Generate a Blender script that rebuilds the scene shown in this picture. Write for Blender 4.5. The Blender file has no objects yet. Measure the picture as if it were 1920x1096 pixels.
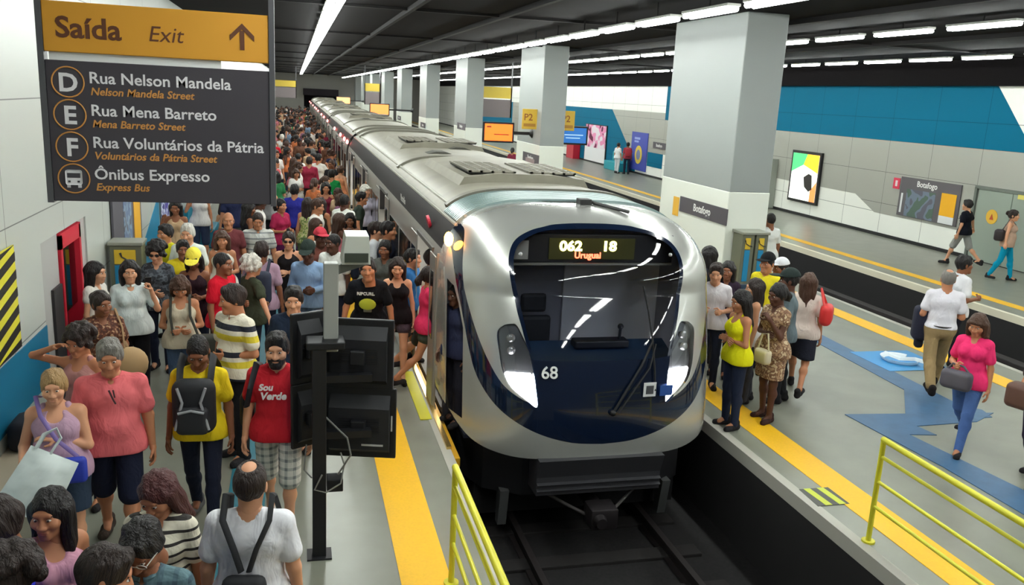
import bpy, bmesh, math, random
import numpy as np
from mathutils import Vector, Matrix
from mathutils.geometry import delaunay_2d_cdt
random.seed(7); rng = np.random.default_rng(7)
scene = bpy.context.scene
COL = scene.collection
PI = math.pi

# ------------------------------------------------------------------ camera, world, exposure
cd = bpy.data.cameras.new('camera'); cam = bpy.data.objects.new('camera', cd); COL.objects.link(cam)
cd.sensor_width = 36.0; cd.lens = 1597.28 / 1920 * 36.0; cd.clip_end = 400
cr, cu, cf = (Vector((0.96946731, -0.2400922, 0.04988859)), Vector((0.00645517, 0.2283597, 0.97355543)), Vector((0.24513561, 0.94350812, -0.2229371)))
m = Matrix((cr, cu, -cf)).transposed().to_4x4(); m.translation = (0, 0, 3.8)
cam.matrix_world = m
scene.camera = cam
w = bpy.data.worlds.new('world'); scene.world = w; w.use_nodes = True
w.node_tree.nodes['Background'].inputs[0].default_value = (0.62, 0.66, 0.70, 1)
w.node_tree.nodes['Background'].inputs[1].default_value = 0.05
vs = scene.view_settings
vs.view_transform = 'Standard'; vs.look = 'None'; vs.gamma = 1; vs.use_curve_mapping = False
vs.exposure = 0.92
STRIP_POWER = 15.0

# ------------------------------------------------------------------ materials
def lin(c):
    return tuple((v / 255 / 12.92) if v / 255 <= 0.04045 else ((v / 255 + 0.055) / 1.055) ** 2.4 for v in c) + (1.0,)
MATS = {}
def bump(m, scale, strength, stretch=(1, 1, 1), dist=0.02):
    nt = m.node_tree; b = nt.nodes['Principled BSDF']; tc = nt.nodes.new('ShaderNodeTexCoord'); mp = nt.nodes.new('ShaderNodeMapping'); n = nt.nodes.new('ShaderNodeTexNoise'); bp = nt.nodes.new('ShaderNodeBump')
    mp.inputs['Scale'].default_value = stretch; n.inputs['Scale'].default_value = scale; n.inputs['Detail'].default_value = 3; n.inputs['Distortion'].default_value = 0.6
    bp.inputs['Strength'].default_value = strength; bp.inputs['Distance'].default_value = dist
    nt.links.new(tc.outputs['Object'], mp.inputs[0]); nt.links.new(mp.outputs[0], n.inputs['Vector']); nt.links.new(n.outputs['Fac'], bp.inputs['Height']); nt.links.new(bp.outputs[0], b.inputs['Normal']); return m
BUMPED = {}
def fabric(c):
    if isinstance(c, bpy.types.Material):
        if c.name not in BUMPED: BUMPED[c.name] = bump(c, 9, .55, (1, 1, .55), .05)
        return c
    k = tuple(c)
    if k not in BUMPED: BUMPED[k] = bump(mat(k, 0.86, spec=0.22, coat=0.0001), 9, .55, (1, 1, .55), .05)
    return BUMPED[k]
def hair_mat(c):
    k = ('hair',) + tuple(c)
    if k not in BUMPED: BUMPED[k] = bump(mat(c, 0.5, spec=0.45, coat=0.0002), 30, .9, (2.2, 2.2, .35), .03)
    return BUMPED[k]
def mat(c, rough=0.6, metal=0.0, emit=0.0, spec=0.5, coat=0.0, noise=0.0, nscale=6.0):
    key = (tuple(c), rough, metal, emit, spec, coat, noise, nscale)
    if key in MATS: return MATS[key]
    m = bpy.data.materials.new('surface'); m.use_nodes = True; nt = m.node_tree
    b = nt.nodes['Principled BSDF']
    b.inputs['Base Color'].default_value = lin(c); b.inputs['Roughness'].default_value = rough
    b.inputs['Metallic'].default_value = metal; b.inputs['Specular IOR Level'].default_value = spec
    b.inputs['Coat Weight'].default_value = coat
    if emit:
        b.inputs['Emission Color'].default_value = lin(c); b.inputs['Emission Strength'].default_value = emit
    if noise:
        tc = nt.nodes.new('ShaderNodeTexCoord'); n = nt.nodes.new('ShaderNodeTexNoise')
        n.inputs['Scale'].default_value = nscale; n.inputs['Detail'].default_value = 6
        r = nt.nodes.new('ShaderNodeValToRGB'); l = lin(c)
        r.color_ramp.elements[0].position = 0.3; r.color_ramp.elements[1].position = 0.7
        r.color_ramp.elements[0].color = tuple(x * (1 - noise) for x in l[:3]) + (1,)
        r.color_ramp.elements[1].color = tuple(min(1, x * (1 + noise)) for x in l[:3]) + (1,)
        nt.links.new(tc.outputs['Object'], n.inputs['Vector']); nt.links.new(n.outputs['Fac'], r.inputs['Fac'])
        nt.links.new(r.outputs['Color'], b.inputs['Base Color'])
    MATS[key] = m
    return m
def mathn(nt, op, a, b=None):
    n = nt.nodes.new('ShaderNodeMath'); n.operation = op
    for i, v in enumerate((a, b)):
        if v is None: continue
        if isinstance(v, (int, float)): n.inputs[i].default_value = v
        else: nt.links.new(v, n.inputs[i])
    return n.outputs[0]
def ramp_mat(axis, period, stops, rough=0.8, off=0.0, slope=None):
    """bands of colour along one object axis (0 x, 1 y, 2 z); stops = [(position 0..1, colour)]"""
    m = bpy.data.materials.new('banded'); m.use_nodes = True; nt = m.node_tree; b = nt.nodes['Principled BSDF']
    b.inputs['Roughness'].default_value = rough
    tc = nt.nodes.new('ShaderNodeTexCoord'); sp = nt.nodes.new('ShaderNodeSeparateXYZ'); nt.links.new(tc.outputs['Object'], sp.inputs[0])
    v = sp.outputs[axis]
    if slope: v = mathn(nt, 'ADD', v, mathn(nt, 'MULTIPLY', sp.outputs[slope[0]], slope[1]))
    v = mathn(nt, 'FRACT', mathn(nt, 'ADD', mathn(nt, 'DIVIDE', v, period), off))
    r = nt.nodes.new('ShaderNodeValToRGB'); r.color_ramp.interpolation = 'CONSTANT'
    el = r.color_ramp.elements
    while len(el) < len(stops): el.new(0.5)
    for e, (p, c) in zip(el, stops): e.position = p
    for e, (p, c) in zip(el, stops): e.color = lin(c)
    nt.links.new(v, r.inputs['Fac']); nt.links.new(r.outputs['Color'], b.inputs['Base Color'])
    return m
def grid_mat(c, lines, axes, rough=0.35, line=(70, 72, 70), lw=0.012, spec=0.5):
    """flat colour with joint lines every `lines` metres along two object axes"""
    m = bpy.data.materials.new('panelled'); m.use_nodes = True; nt = m.node_tree; b = nt.nodes['Principled BSDF']
    b.inputs['Roughness'].default_value = rough; b.inputs['Specular IOR Level'].default_value = spec
    tc = nt.nodes.new('ShaderNodeTexCoord'); sp = nt.nodes.new('ShaderNodeSeparateXYZ'); nt.links.new(tc.outputs['Object'], sp.inputs[0])
    fac = None
    for ax, (step, off) in zip(axes, lines):
        v = mathn(nt, 'FRACT', mathn(nt, 'DIVIDE', mathn(nt, 'ADD', sp.outputs[ax], 1000 * step - off), step))
        g = mathn(nt, 'LESS_THAN', v, lw / step)
        fac = g if fac is None else mathn(nt, 'MAXIMUM', fac, g)
    mx = nt.nodes.new('ShaderNodeMix'); mx.data_type = 'RGBA'
    mx.inputs['A'].default_value = lin(c); mx.inputs['B'].default_value = lin(line)
    nt.links.new(fac, mx.inputs['Factor']); nt.links.new(mx.outputs['Result'], b.inputs['Base Color'])
    return m
def plaid_mat(c1, c2, c3, per=0.09):
    m = bpy.data.materials.new('plaid'); m.use_nodes = True; nt = m.node_tree; b = nt.nodes['Principled BSDF']
    b.inputs['Roughness'].default_value = 0.85
    tc = nt.nodes.new('ShaderNodeTexCoord'); sp = nt.nodes.new('ShaderNodeSeparateXYZ'); nt.links.new(tc.outputs['Object'], sp.inputs[0])
    a = mathn(nt, 'LESS_THAN', mathn(nt, 'FRACT', mathn(nt, 'DIVIDE', sp.outputs[0], per)), 0.35)
    z = mathn(nt, 'LESS_THAN', mathn(nt, 'FRACT', mathn(nt, 'DIVIDE', sp.outputs[2], per)), 0.35)
    s = mathn(nt, 'MULTIPLY', mathn(nt, 'ADD', a, z), 0.5)
    r = nt.nodes.new('ShaderNodeValToRGB'); r.color_ramp.interpolation = 'CONSTANT'; el = r.color_ramp.elements; el.new(0.4)
    for e, p, c in zip(el, (0, 0.3, 0.8), (c1, c2, c3)): e.position = p; e.color = lin(c)
    nt.links.new(s, r.inputs['Fac']); nt.links.new(r.outputs['Color'], b.inputs['Base Color'])
    return m
def blotch_mat(c1, c2, c3=None, scale=22, rough=0.85):
    m = bpy.data.materials.new('printed'); m.use_nodes = True; nt = m.node_tree; b = nt.nodes['Principled BSDF']
    b.inputs['Roughness'].default_value = rough
    tc = nt.nodes.new('ShaderNodeTexCoord'); n = nt.nodes.new('ShaderNodeTexNoise'); n.inputs['Scale'].default_value = scale; n.inputs['Detail'].default_value = 1
    nt.links.new(tc.outputs['Object'], n.inputs['Vector'])
    r = nt.nodes.new('ShaderNodeValToRGB'); r.color_ramp.interpolation = 'CONSTANT'; el = r.color_ramp.elements; el.new(0.5)
    for e, p, c in zip(el, (0, 0.46, 0.6), (c1, c2, c3 or c1)): e.position = p; e.color = lin(c)
    nt.links.new(n.outputs['Fac'], r.inputs['Fac']); nt.links.new(r.outputs['Color'], b.inputs['Base Color'])
    return m
def glass_mat(tint=(0.75, 0.8, 0.85), gloss=0.12):
    m = bpy.data.materials.new('glass'); m.use_nodes = True; nt = m.node_tree; nt.nodes.remove(nt.nodes['Principled BSDF'])
    out = nt.nodes['Material Output']; t = nt.nodes.new('ShaderNodeBsdfTransparent'); g = nt.nodes.new('ShaderNodeBsdfGlossy')
    t.inputs[0].default_value = tint + (1,); g.inputs['Roughness'].default_value = 0.03
    f = nt.nodes.new('ShaderNodeFresnel'); f.inputs[0].default_value = 1.5
    mx = nt.nodes.new('ShaderNodeMixShader'); nt.links.new(mathn(nt, 'ADD', f.outputs[0], gloss), mx.inputs[0])
    nt.links.new(t.outputs[0], mx.inputs[1]); nt.links.new(g.outputs[0], mx.inputs[2]); nt.links.new(mx.outputs[0], out.inputs[0])
    return m

# ------------------------------------------------------------------ mesh helpers
def link(name, me, parent=None, mats=()):
    o = bpy.data.objects.new(name, me); COL.objects.link(o)
    for x in mats: me.materials.append(x)
    if parent is not None: o.parent = parent
    return o
def tag(o, label=None, cat=None, group=None, kind=None):
    if label: o['label'] = label
    if cat: o['category'] = cat
    if group: o['group'] = group
    if kind: o['kind'] = kind
    return o
def empty(name, loc=(0, 0, 0), rz=0.0, label=None, cat=None, group=None):
    o = bpy.data.objects.new(name, None); COL.objects.link(o); o.location = loc; o.rotation_euler = (0, 0, rz); o.empty_display_size = 0.1
    return tag(o, label, cat, group)
def np_mesh(V, F, smooth=True, mi=None):
    me = bpy.data.meshes.new('mesh')
    me.from_pydata([tuple(v) for v in V] if not isinstance(V, np.ndarray) else V.tolist(), [], F if not isinstance(F, np.ndarray) else F.tolist())
    if mi is not None: me.polygons.foreach_set('material_index', np.asarray(mi, dtype=np.int32))
    if smooth: me.polygons.foreach_set('use_smooth', np.ones(len(me.polygons), dtype=bool))
    me.update(); return me
class MB:
    """collects solid shapes into one bmesh"""
    def __init__(s): s.bm = bmesh.new()
    def box(s, x0, x1, y0, y1, z0, z1, bev=0.0, M=None, seg=2):
        r = bmesh.ops.create_cube(s.bm, size=1.0); vs_ = r['verts']
        for v in vs_: v.co = Vector(((x0 + x1) / 2 + v.co.x * (x1 - x0), (y0 + y1) / 2 + v.co.y * (y1 - y0), (z0 + z1) / 2 + v.co.z * (z1 - z0)))
        if bev:
            es = list({e for v in vs_ for e in v.link_edges})
            r = bmesh.ops.bevel(s.bm, geom=es, offset=bev, segments=seg, affect='EDGES', profile=0.5); vs_ = list(set(vs_) | set(r['verts'])); vs_ = [v for v in vs_ if v.is_valid]
        if M is not None: bmesh.ops.transform(s.bm, matrix=M, verts=vs_)
        return s
    def cyl(s, a, b, r, r2=None, seg=16):
        a, b = Vector(a), Vector(b); d = b - a
        M = Matrix.Translation((a + b) / 2) @ d.to_track_quat('Z', 'Y').to_matrix().to_4x4()
        bmesh.ops.create_cone(s.bm, cap_ends=True, segments=seg, radius1=r, radius2=r if r2 is None else r2, depth=d.length, matrix=M); return s
    def ball(s, c, r, sx=1, sy=1, sz=1, seg=16):
        M = Matrix.Translation(c) @ Matrix.Diagonal((sx, sy, sz, 1))
        bmesh.ops.create_uvsphere(s.bm, u_segments=seg, v_segments=max(6, seg // 2), radius=r, matrix=M); return s
    def tube(s, pts, r, seg=8, flat=1.0):
        pts = [Vector(p) for p in pts]; rings = []; n = len(pts); up = None
        for i, p in enumerate(pts):
            t = (pts[min(i + 1, n - 1)] - pts[max(i - 1, 0)]).normalized()
            if up is None: up = t.orthogonal().normalized()
            up = (up - t * up.dot(t)).normalized(); si = t.cross(up)
            rr = r[i] if isinstance(r, (list, tuple)) else r
            rings.append([s.bm.verts.new(p + (up * math.cos(q) + si * math.sin(q) * flat) * rr) for q in [2 * PI * k / seg for k in range(seg)]])
        for i in range(n - 1):
            for k in range(seg): s.bm.faces.new((rings[i][k], rings[i][(k + 1) % seg], rings[i + 1][(k + 1) % seg], rings[i + 1][k]))
        s.bm.faces.new(rings[0][::-1]); s.bm.faces.new(rings[-1]); return s
    def prism(s, pts, axis, lo, hi):
        """2-D outline extruded along an axis: 0: (y,z) outline, 1: (x,z), 2: (x,y)"""
        def P(p, q): return Vector((q, p[0], p[1])) if axis == 0 else Vector((p[0], q, p[1])) if axis == 1 else Vector((p[0], p[1], q))
        a = [s.bm.verts.new(P(p, lo)) for p in pts]; b = [s.bm.verts.new(P(p, hi)) for p in pts]; n = len(pts)
        fs = [s.bm.faces.new(a), s.bm.faces.new(b[::-1])] + [s.bm.faces.new((a[i], b[i], b[(i + 1) % n], a[(i + 1) % n])) for i in range(n)]
        bmesh.ops.recalc_face_normals(s.bm, faces=fs); return s
    def build(s, name, m, parent=None, smooth=False, M=None):
        me = bpy.data.meshes.new(name); 
        if M is not None: bmesh.ops.transform(s.bm, matrix=M, verts=s.bm.verts)
        s.bm.to_mesh(me); s.bm.free()
        if smooth:
            me.polygons.foreach_set('use_smooth', np.ones(len(me.polygons), dtype=bool))
            me.set_sharp_from_angle(angle=math.radians(35))
        return link(name, me, parent, m if isinstance(m, (list, tuple)) else (m,))
def struct(mb, name, m, **k):
    return tag(mb.build(name, m, **k), kind='structure')
def text(name, s, size, m, parent, M, shear=0.0, bold=0.0, ext=0.002, align='LEFT', sx=1.0):
    """lettering as mesh: local x along the line, z up, facing -y, placed by the matrix M"""
    cu_ = bpy.data.curves.new('text', 'FONT'); cu_.body = s; cu_.size = size; cu_.shear = shear; cu_.offset = bold; cu_.extrude = ext; cu_.align_x = align; cu_.resolution_u = 3
    t = bpy.data.objects.new('text', cu_); COL.objects.link(t)
    dg = bpy.context.evaluated_depsgraph_get(); me = bpy.data.meshes.new_from_object(t.evaluated_get(dg))
    bpy.data.objects.remove(t); bpy.data.curves.remove(cu_)
    me.transform(M @ Matrix.Rotation(PI / 2, 4, 'X') @ Matrix.Diagonal((sx, 1, 1, 1)))
    me.materials.clear()
    return link(name, me, parent, (m,))
def T(x, y, z): return Matrix.Translation((x, y, z))
def RZ(d): return Matrix.Rotation(math.radians(d), 4, 'Z')
FACE_LEFT = RZ(-90)     # a text matrix rotation: lettering on a face that looks towards -x reads along -y
def FL(x, y, z): return T(x, y, z) @ RZ(-90)
def FR(x, y, z): return T(x, y, z) @ RZ(90)

# ------------------------------------------------------------------ the station shell
XL, E1, E2, E3, E4, XR = -2.6, 1.62, 4.93, 11.05, 14.1, 18.45
Y0, Y1 = -6.0, 118.0
ZC = 5.45
floor_m = mat((128, 130, 118), 0.33, noise=0.09, nscale=2.2)
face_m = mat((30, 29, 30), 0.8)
nose_m = mat((176, 174, 164), 0.5)
white_m = mat((222, 224, 218), 0.35)
dark_m = mat((24, 22, 24), 0.7)
def slab(n, x0, x1, edges):
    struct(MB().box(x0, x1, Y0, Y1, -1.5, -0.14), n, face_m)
    f = struct(MB().box(x0 + 0.001, x1 - 0.001, Y0, Y1, -0.14, 0.0), n, floor_m)
    for e in edges:
        a, b = (e - 0.10, e + 0.012) if e > (x0 + x1) / 2 else (e - 0.012, e + 0.10)
        struct(MB().box(a, b, Y0, Y1, -0.145, 0.004), 'trim_1', mat((236, 230, 206), 0.4) if e == E4 else nose_m)
slab('floor', XL, E1, [E1]); slab('floor', E2, E3, [E2, E3]); slab('floor', E4, XR, [E4])
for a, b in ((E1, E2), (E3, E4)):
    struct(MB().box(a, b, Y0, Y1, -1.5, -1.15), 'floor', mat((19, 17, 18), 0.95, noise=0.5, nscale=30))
struct(MB().box(XL - 1, XR + 1, Y0, Y1, ZC, ZC + 0.3), 'ceiling', mat((9, 6, 9), 0.9, spec=0.15, noise=0.15, nscale=3))
# recessed ribs and a dark cable duct under the ceiling
for i in range(12):
    y = 9 + i * 9.0
    struct(MB().box(XL, XR, y, y + 0.10, ZC - 0.05, ZC), 'trim_2', mat((15, 12, 15), 0.85))
for x in (2.2, 4.1, 8.9, 13.0):
    struct(MB().box(x, x + 0.09, Y0, Y1, ZC - 0.09, ZC), 'trim_2', mat((14, 11, 14), 0.85))
# right wall: white base, grey upper cladding, teal band, black bulkhead and skirting
struct(MB().box(XR, XR + 0.3, Y0, Y1, -0.2, 4.75), 'wall_right', grid_mat((244, 246, 238), ((1.95, 0.5), (1.0, 0.75)), (1, 2)))
struct(MB().box(XR - 0.25, XR + 0.3, Y0, Y1, 4.75, ZC), 'wall_right', mat((12, 8, 11), 0.9, spec=0.2))
struct(MB().box(XR - 0.03, XR, Y0, Y1, 0, 0.10), 'baseboard_right', mat((18, 18, 20), 0.6))
greyp = grid_mat((164, 165, 156), ((1.95, 0.5), (1.0, 0.05)), (1, 2)); tealp = grid_mat((2, 104, 136), ((1.95, 0.5), (1.0, 0.75)), (1, 2), rough=0.7, spec=0.12, line=(4, 70, 95))
struct(MB().prism([(41.5, 3.4), (41.5, 1.3), (30.0, 1.21), (25.3, 1.20), (24.2, 0.72), (-6, 0.72), (-6, 3.06), (41.5, 3.06)], 0, XR - 0.008, XR), 'wall_right', greyp)
struct(MB().prism([(41.5, 3.06), (18.3, 3.06), (19.85, 4.75), (41.5, 4.75)], 0, XR - 0.010, XR), 'wall_right', tealp)
struct(MB().prism([(41.5, 1.3), (41.5, 3.4), (49.3, 3.4), (45.3, 0.72), (43.2, 0.72), (43.2, 1.3)], 0, XR - 0.008, XR), 'wall_right', greyp)
struct(MB().prism([(41.4, 1.3), (43.4, 1.3), (43.4, 0.55), (41.4, 0.55)], 0, XR - 0.011, XR), 'wall_right', tealp)
struct(MB().prism([(49.3, 3.4), (60.5, 3.4), (57.0, 0.1), (45.0, 0.1), (45.3, 0.72)], 0, XR - 0.010, XR), 'wall_right', tealp)
struct(MB().prism([(60.5, 3.4), (57.0, 0.6), (74, 0.6), (74, 3.4)], 0, XR - 0.008, XR), 'wall_right', greyp)
struct(MB().prism([(74, 3.4), (74, 0.6), (90, 0.6), (86, 3.4)], 0, XR - 0.010, XR), 'wall_right', tealp)
# left wall with the fire-cabinet recess
DY0, DY1, DZ = 9.72, 11.75, 2.06
lw = grid_mat((186, 191, 185), ((2.05, 8.65), (1.16, 1.22)), (1, 2), line=(95, 98, 96))
for q in ((Y0, DY0, -0.2), (DY1, Y1, -0.2), (DY0, DY1, DZ)): struct(MB().box(XL - 0.3, XL, q[0], q[1], q[2], ZC), 'wall_left', lw)
struct(MB().box(XL - 0.32, XL - 0.22, DY0, DY1, 0, DZ), 'wall_left', mat((60, 60, 62), 0.5))
struct(MB().prism([(Y0, 1.23), (DY0, 1.18), (DY0, 0.56), (Y0, 0.60)], 0, XL, XL + 0.010), 'wall_left', mat((2, 104, 140), 0.5))
# end wall and tunnel mouth
struct(MB().box(XL, 1.1, Y1 - 0.3, Y1, 0, ZC).box(5.4, XR, Y1 - 0.3, Y1, 0, ZC).box(1.1, 5.4, Y1 - 0.3, Y1, 3.6, ZC), 'wall_back', mat((150, 148, 142), 0.6))
struct(MB().box(0.9, 5.6, Y1 + 3, Y1 + 3.2, -1.5, 4), 'wall_back', mat((20, 14, 20), 0.9))
struct(MB().box(1.0, 5.5, Y1 - 1.2, Y1 - 0.3, 2.75, 3.6), 'wall_back', mat((26, 18, 26), 0.8))
# yellow warning strips
yel = mat((240, 184, 14), 0.5, noise=0.05, nscale=40)
for a, b, z in ((0.79, 1.19, 0.006), (5.30, 5.69, 0.006), (10.12, 10.50, 0.006), (14.68, 14.98, 0.006)):
    struct(MB().box(a, b, Y0, Y1, -0.01, z), 'trim_3', yel)
for a, b in ((1.42, 1.56),):
    mbp = MB().box(a, b, 9.5, 11.3, -0.01, 0.012)
    struct(mbp, 'trim_4', mat((206, 200, 40), 0.5))
# metal edge strips beside the doors, the lamp's gold light put into their colours
struct(MB().box(1.585, 1.64, 8.6, 40, -0.03, 0.035), 'trim_5', mat((236, 200, 120), 0.25, metal=0.9))
struct(MB().box(1.64, 1.70, 8.4, 40, -0.12, -0.02), 'trim_5', mat((214, 160, 30), 0.4, metal=0.3))
# blue floor guide paths
blu = mat((60, 98, 134), 0.45, noise=0.12, nscale=5)
def fl(name, pts, m, z=0.007): return struct(MB().prism(pts, 2, -0.01, z), name, m)
fl('trim_6', [(8.98, 13.2), (8.62, 13.2), (8.43, 9.85), (7.55, 8.70), (8.90, 8.72), (8.98, 8.98), (8.80, 9.2)], blu)
fl('trim_6', [(6.90, 9.05), (9.05, 8.86), (8.55, 8.60), (7.60, 8.56), (7.65, 8.26), (7.30, 8.32), (7.48, 6.80), (7.48, 3.0), (7.02, 3.0), (7.02, 7.4)], blu, 0.009)
fl('trim_6', [(-0.64, 5.5), (-0.30, 5.5), (-0.30, 24), (-0.64, 24)], mat((40, 112, 128), 0.45, noise=0.1, nscale=5))
# wheelchair symbol on the floor
sym = empty('floor_symbol', (9.35, 11.15, 0.0), 0, 'blue floor sign with a white wheelchair ring painted on the central platform', 'floor sign')
M0 = T(0, 0, 0)
MB().box(-0.55, 0.55, -0.5, 0.5, 0.004, 0.010).build('blue_square', mat((52, 140, 200), 0.4), sym)
mbr = MB(); pts = [(0.24 * math.cos(a), 0.26 * math.sin(a) - 0.02, 0.013) for a in np.linspace(0.5, 5.4, 26)]; mbr.tube(pts, 0.07, 6, 0.2); mbr.tube([(-0.02, 0.36, 0.013), (0.02, 0.0, 0.013), (0.26, -0.05, 0.013), (0.36, -0.36, 0.013)], 0.06, 6, 0.2)
mbr.build('wheelchair_ring', mat((230, 238, 242), 0.5), sym)
# chevron plate on the platform edge
hz = empty('hazard_plate', (5.18, 6.94, 0.0), 0, 'grey and lime striped plate stuck on the platform edge near the yellow strip', 'floor plate')
MB().prism([(-0.16, 0.19), (0.18, 0.19), (0.18, -0.18), (-0.18, -0.18)], 2, 0.001, 0.008).build('plate', mat((84, 84, 80), 0.6), hz)
for k in range(2):
    x = -0.09 + k * 0.155
    MB().prism([(x - 0.02, 0.188), (x + 0.055, 0.188), (x + 0.075, -0.178), (x, -0.178)], 2, 0.008, 0.011).build('lime_stripe', mat((196, 206, 70), 0.6), hz)
# rails and sleepers
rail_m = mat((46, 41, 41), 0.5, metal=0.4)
for cx in (3.23, 12.57):
    for s in (-0.8, 0.8):
        rb = MB(); x = cx + s
        rb.box(x - 0.07, x + 0.07, Y0, Y1, -1.15, -1.12); rb.box(x - 0.012, x + 0.012, Y0, Y1, -1.12, -1.02); rb.box(x - 0.035, x + 0.035, Y0, Y1, -1.02, -0.98)
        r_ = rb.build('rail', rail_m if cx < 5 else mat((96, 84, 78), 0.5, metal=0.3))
        tag(r_, ('steel rail ' + ('on the left' if s < 0 else 'on the right') + ' of the pit ' + ('under the train nose' if cx < 5 else 'of the empty second track')), 'rail')
for cx, ys in ((3.23, np.arange(3.4, 11, 0.75)), (12.57, np.arange(6.2, 34, 0.75))):
    for y in ys:
        o = MB().box(cx - 1.2, cx + 1.2, y, y + 0.22, -1.16, -1.11, 0.01).build('sleeper', mat((27, 24, 24), 0.9))
        tag(o, 'dark concrete sleeper under the rails ' + ('ahead of the train' if cx < 5 else 'of the empty track'), 'sleeper', 'sleepers ahead of the train' if cx < 5 else 'sleepers of the empty track')
# third-rail cover along the far pit wall
tag(MB().box(13.55, 13.8, 5, Y1, -0.95, -0.75, 0.02).build('cable_duct', mat((44, 40, 40), 0.7)), 'long dark cable duct along the far side of the empty track pit', 'cable duct')

# ------------------------------------------------------------------ columns: each one is structure
colg = mat((150, 156, 154), 0.45); colw = mat((232, 236, 226), 0.4)
sign_g = mat((82, 78, 84), 0.5); letter_w = mat((235, 235, 232), 0.6)
CXL, CXR = 7.6, 8.4
for k in range(9):
    y = 14.0 + k * 12.67
    struct(MB().box(CXL, CXR, y, y + 2.95, 2.33, ZC, 0.012, seg=1), 'column', colg)
    struct(MB().box(CXL - 0.012, CXR + 0.012, y - 0.012, y + 2.962, 0, 2.33, 0.012, seg=1), 'column', colw)
    struct(MB().box(CXL - 0.03, CXR + 0.03, y - 0.03, y + 2.98, 0, 0.10), 'baseboard_1', mat((40, 40, 42), 0.6))
    if k < 5:
        zz = 1.72 if k != 2 else 2.2
        where = ('nearest big column', 'second column', 'third column, high up', 'fourth column', 'fifth column')[k]
        s = empty('station_sign', (CXL - 0.012, y + 0.9, zz), 0, 'dark grey name board on the left face of the ' + where, 'sign')
        MB().box(-0.02, 0, -0.95, 1.05, 0, 0.30).build('board', sign_g, s)
        text('lettering', 'Botafogo', 0.2, letter_w, s, FL(-0.021, 0.42, 0.09), bold=0.004, ext=0.001)
        if k == 0:
            MB().box(-0.02, 0, 1.12, 1.36, -0.12, 0.26).build('yellow_plate', mat((232, 178, 60), 0.5), s)

# ------------------------------------------------------------------ fluorescent strips
tube_m = mat((249, 254, 250), 0.4, emit=STRIP_POWER); tube3_m = mat((249, 254, 250), 0.4, emit=STRIP_POWER * 1.25); tube2_m = mat((249, 254, 250), 0.4, emit=STRIP_POWER * 1.7); tray_m = mat((205, 205, 200), 0.5)
def light_row(x, z, y0, y1, pitch, wid, dy, glow, grp, lab):
    proto = empty('ceiling_light', (x, y0, z), 0, lab, 'ceiling light', grp)
    L = pitch - 0.42
    MB().box(-wid / 2, wid / 2, 0, L, 0.05, 0.09, 0.008).build('tray', tray_m, proto)
    MB().cyl((0, L * 0.5, 0.09), (0, L * 0.5, ZC - z), 0.015, seg=6).build('hanger', dark_m, proto)
    for sx in (-wid / 4, wid / 4): MB().cyl((sx, 0.03, 0.02), (sx, L - 0.03, 0.02), wid / 5.2, seg=10).build('tube', glow, proto, smooth=True)
    kids = list(proto.children); y = y0 + pitch
    while y < y1:
        r = proto.copy(); COL.objects.link(r); r.location = (x, y, z)
        for c in kids:
            d = c.copy(); COL.objects.link(d); d.parent = r
        y += pitch
light_row(0.72, 5.30, 2.0, 112, 1.9, 0.33, 0, tube3_m, 'ceiling lights over the crowded platform', 'long white fluorescent light in the row over the crowded platform')
light_row(5.85, 5.12, -4.0, 112, 1.9, 0.21, 0, tube2_m, 'ceiling lights in front of the columns', 'long white fluorescent light in the row running in front of the columns')
light_row(10.6, 5.25, -4.0, 100, 1.9, 0.17, 0, tube2_m, 'ceiling lights behind the columns', 'long white fluorescent light in the row behind the columns')
light_row(15.9, 5.25, -4.0, 100, 1.9, 0.15, 0, tube2_m, 'ceiling lights over the far platform', 'long white fluorescent light in the row over the far platform')
# ------------------------------------------------------------------ the metro train
TCX, TA, TYB = 3.23, 1.60, 9.85
def nose(sg, t, n=3.6, off=0.0):
    """surface of the cab: sg -1..1 runs around from the left side over the front to the right side, t 0..1 from skirt to roof"""
    s = np.sign(sg) * np.abs(sg) ** 1.8
    ph = PI / 2 * (1 - s)
    tau = np.clip((t - .7) / .3, 0, 1) * PI / 2; k = np.clip(t / .7, 0, 1)
    z = np.where(t < .7, -.42 + 2.17 * t / .7, 1.75 + .85 * np.sin(tau))
    a = TA * np.where(t < .7, 1 - .10 * (1 - np.clip(k / .35, 0, 1)) ** 2, np.clip(np.cos(tau), 0, 1) ** .5)
    yl = 8.17 + .10 * (1 - np.clip(k / .25, 0, 1)) ** 2 + .40 * np.clip((k - .25) / .75, 0, 1) ** 1.7
    yc = np.where(t < .7, yl, 8.57 + (TYB - 8.57) * (1 - np.clip(np.cos(tau), 0, 1) ** .9))
    c, sn = np.cos(ph), np.clip(np.sin(ph), 0, 1)
    x = TCX + a * np.sign(c) * np.abs(c) ** (2 / n); y = TYB - (TYB - yc) * sn ** (2 / n)
    return np.stack([x, y, z], -1)
def nose_normal(sg, t):
    e = 2e-3
    a = nose(np.clip(sg + e, -1, 1), t) - nose(np.clip(sg - e, -1, 1), t); b = nose(sg, np.clip(t + e, 0, .999)) - nose(sg, np.clip(t - e, 0, .999))
    n = np.cross(a, b); l = np.linalg.norm(n, axis=-1, keepdims=True); return n / np.maximum(l, 1e-9)
def SG(s): return math.copysign(abs(s) ** (1 / 1.8), s)
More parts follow.
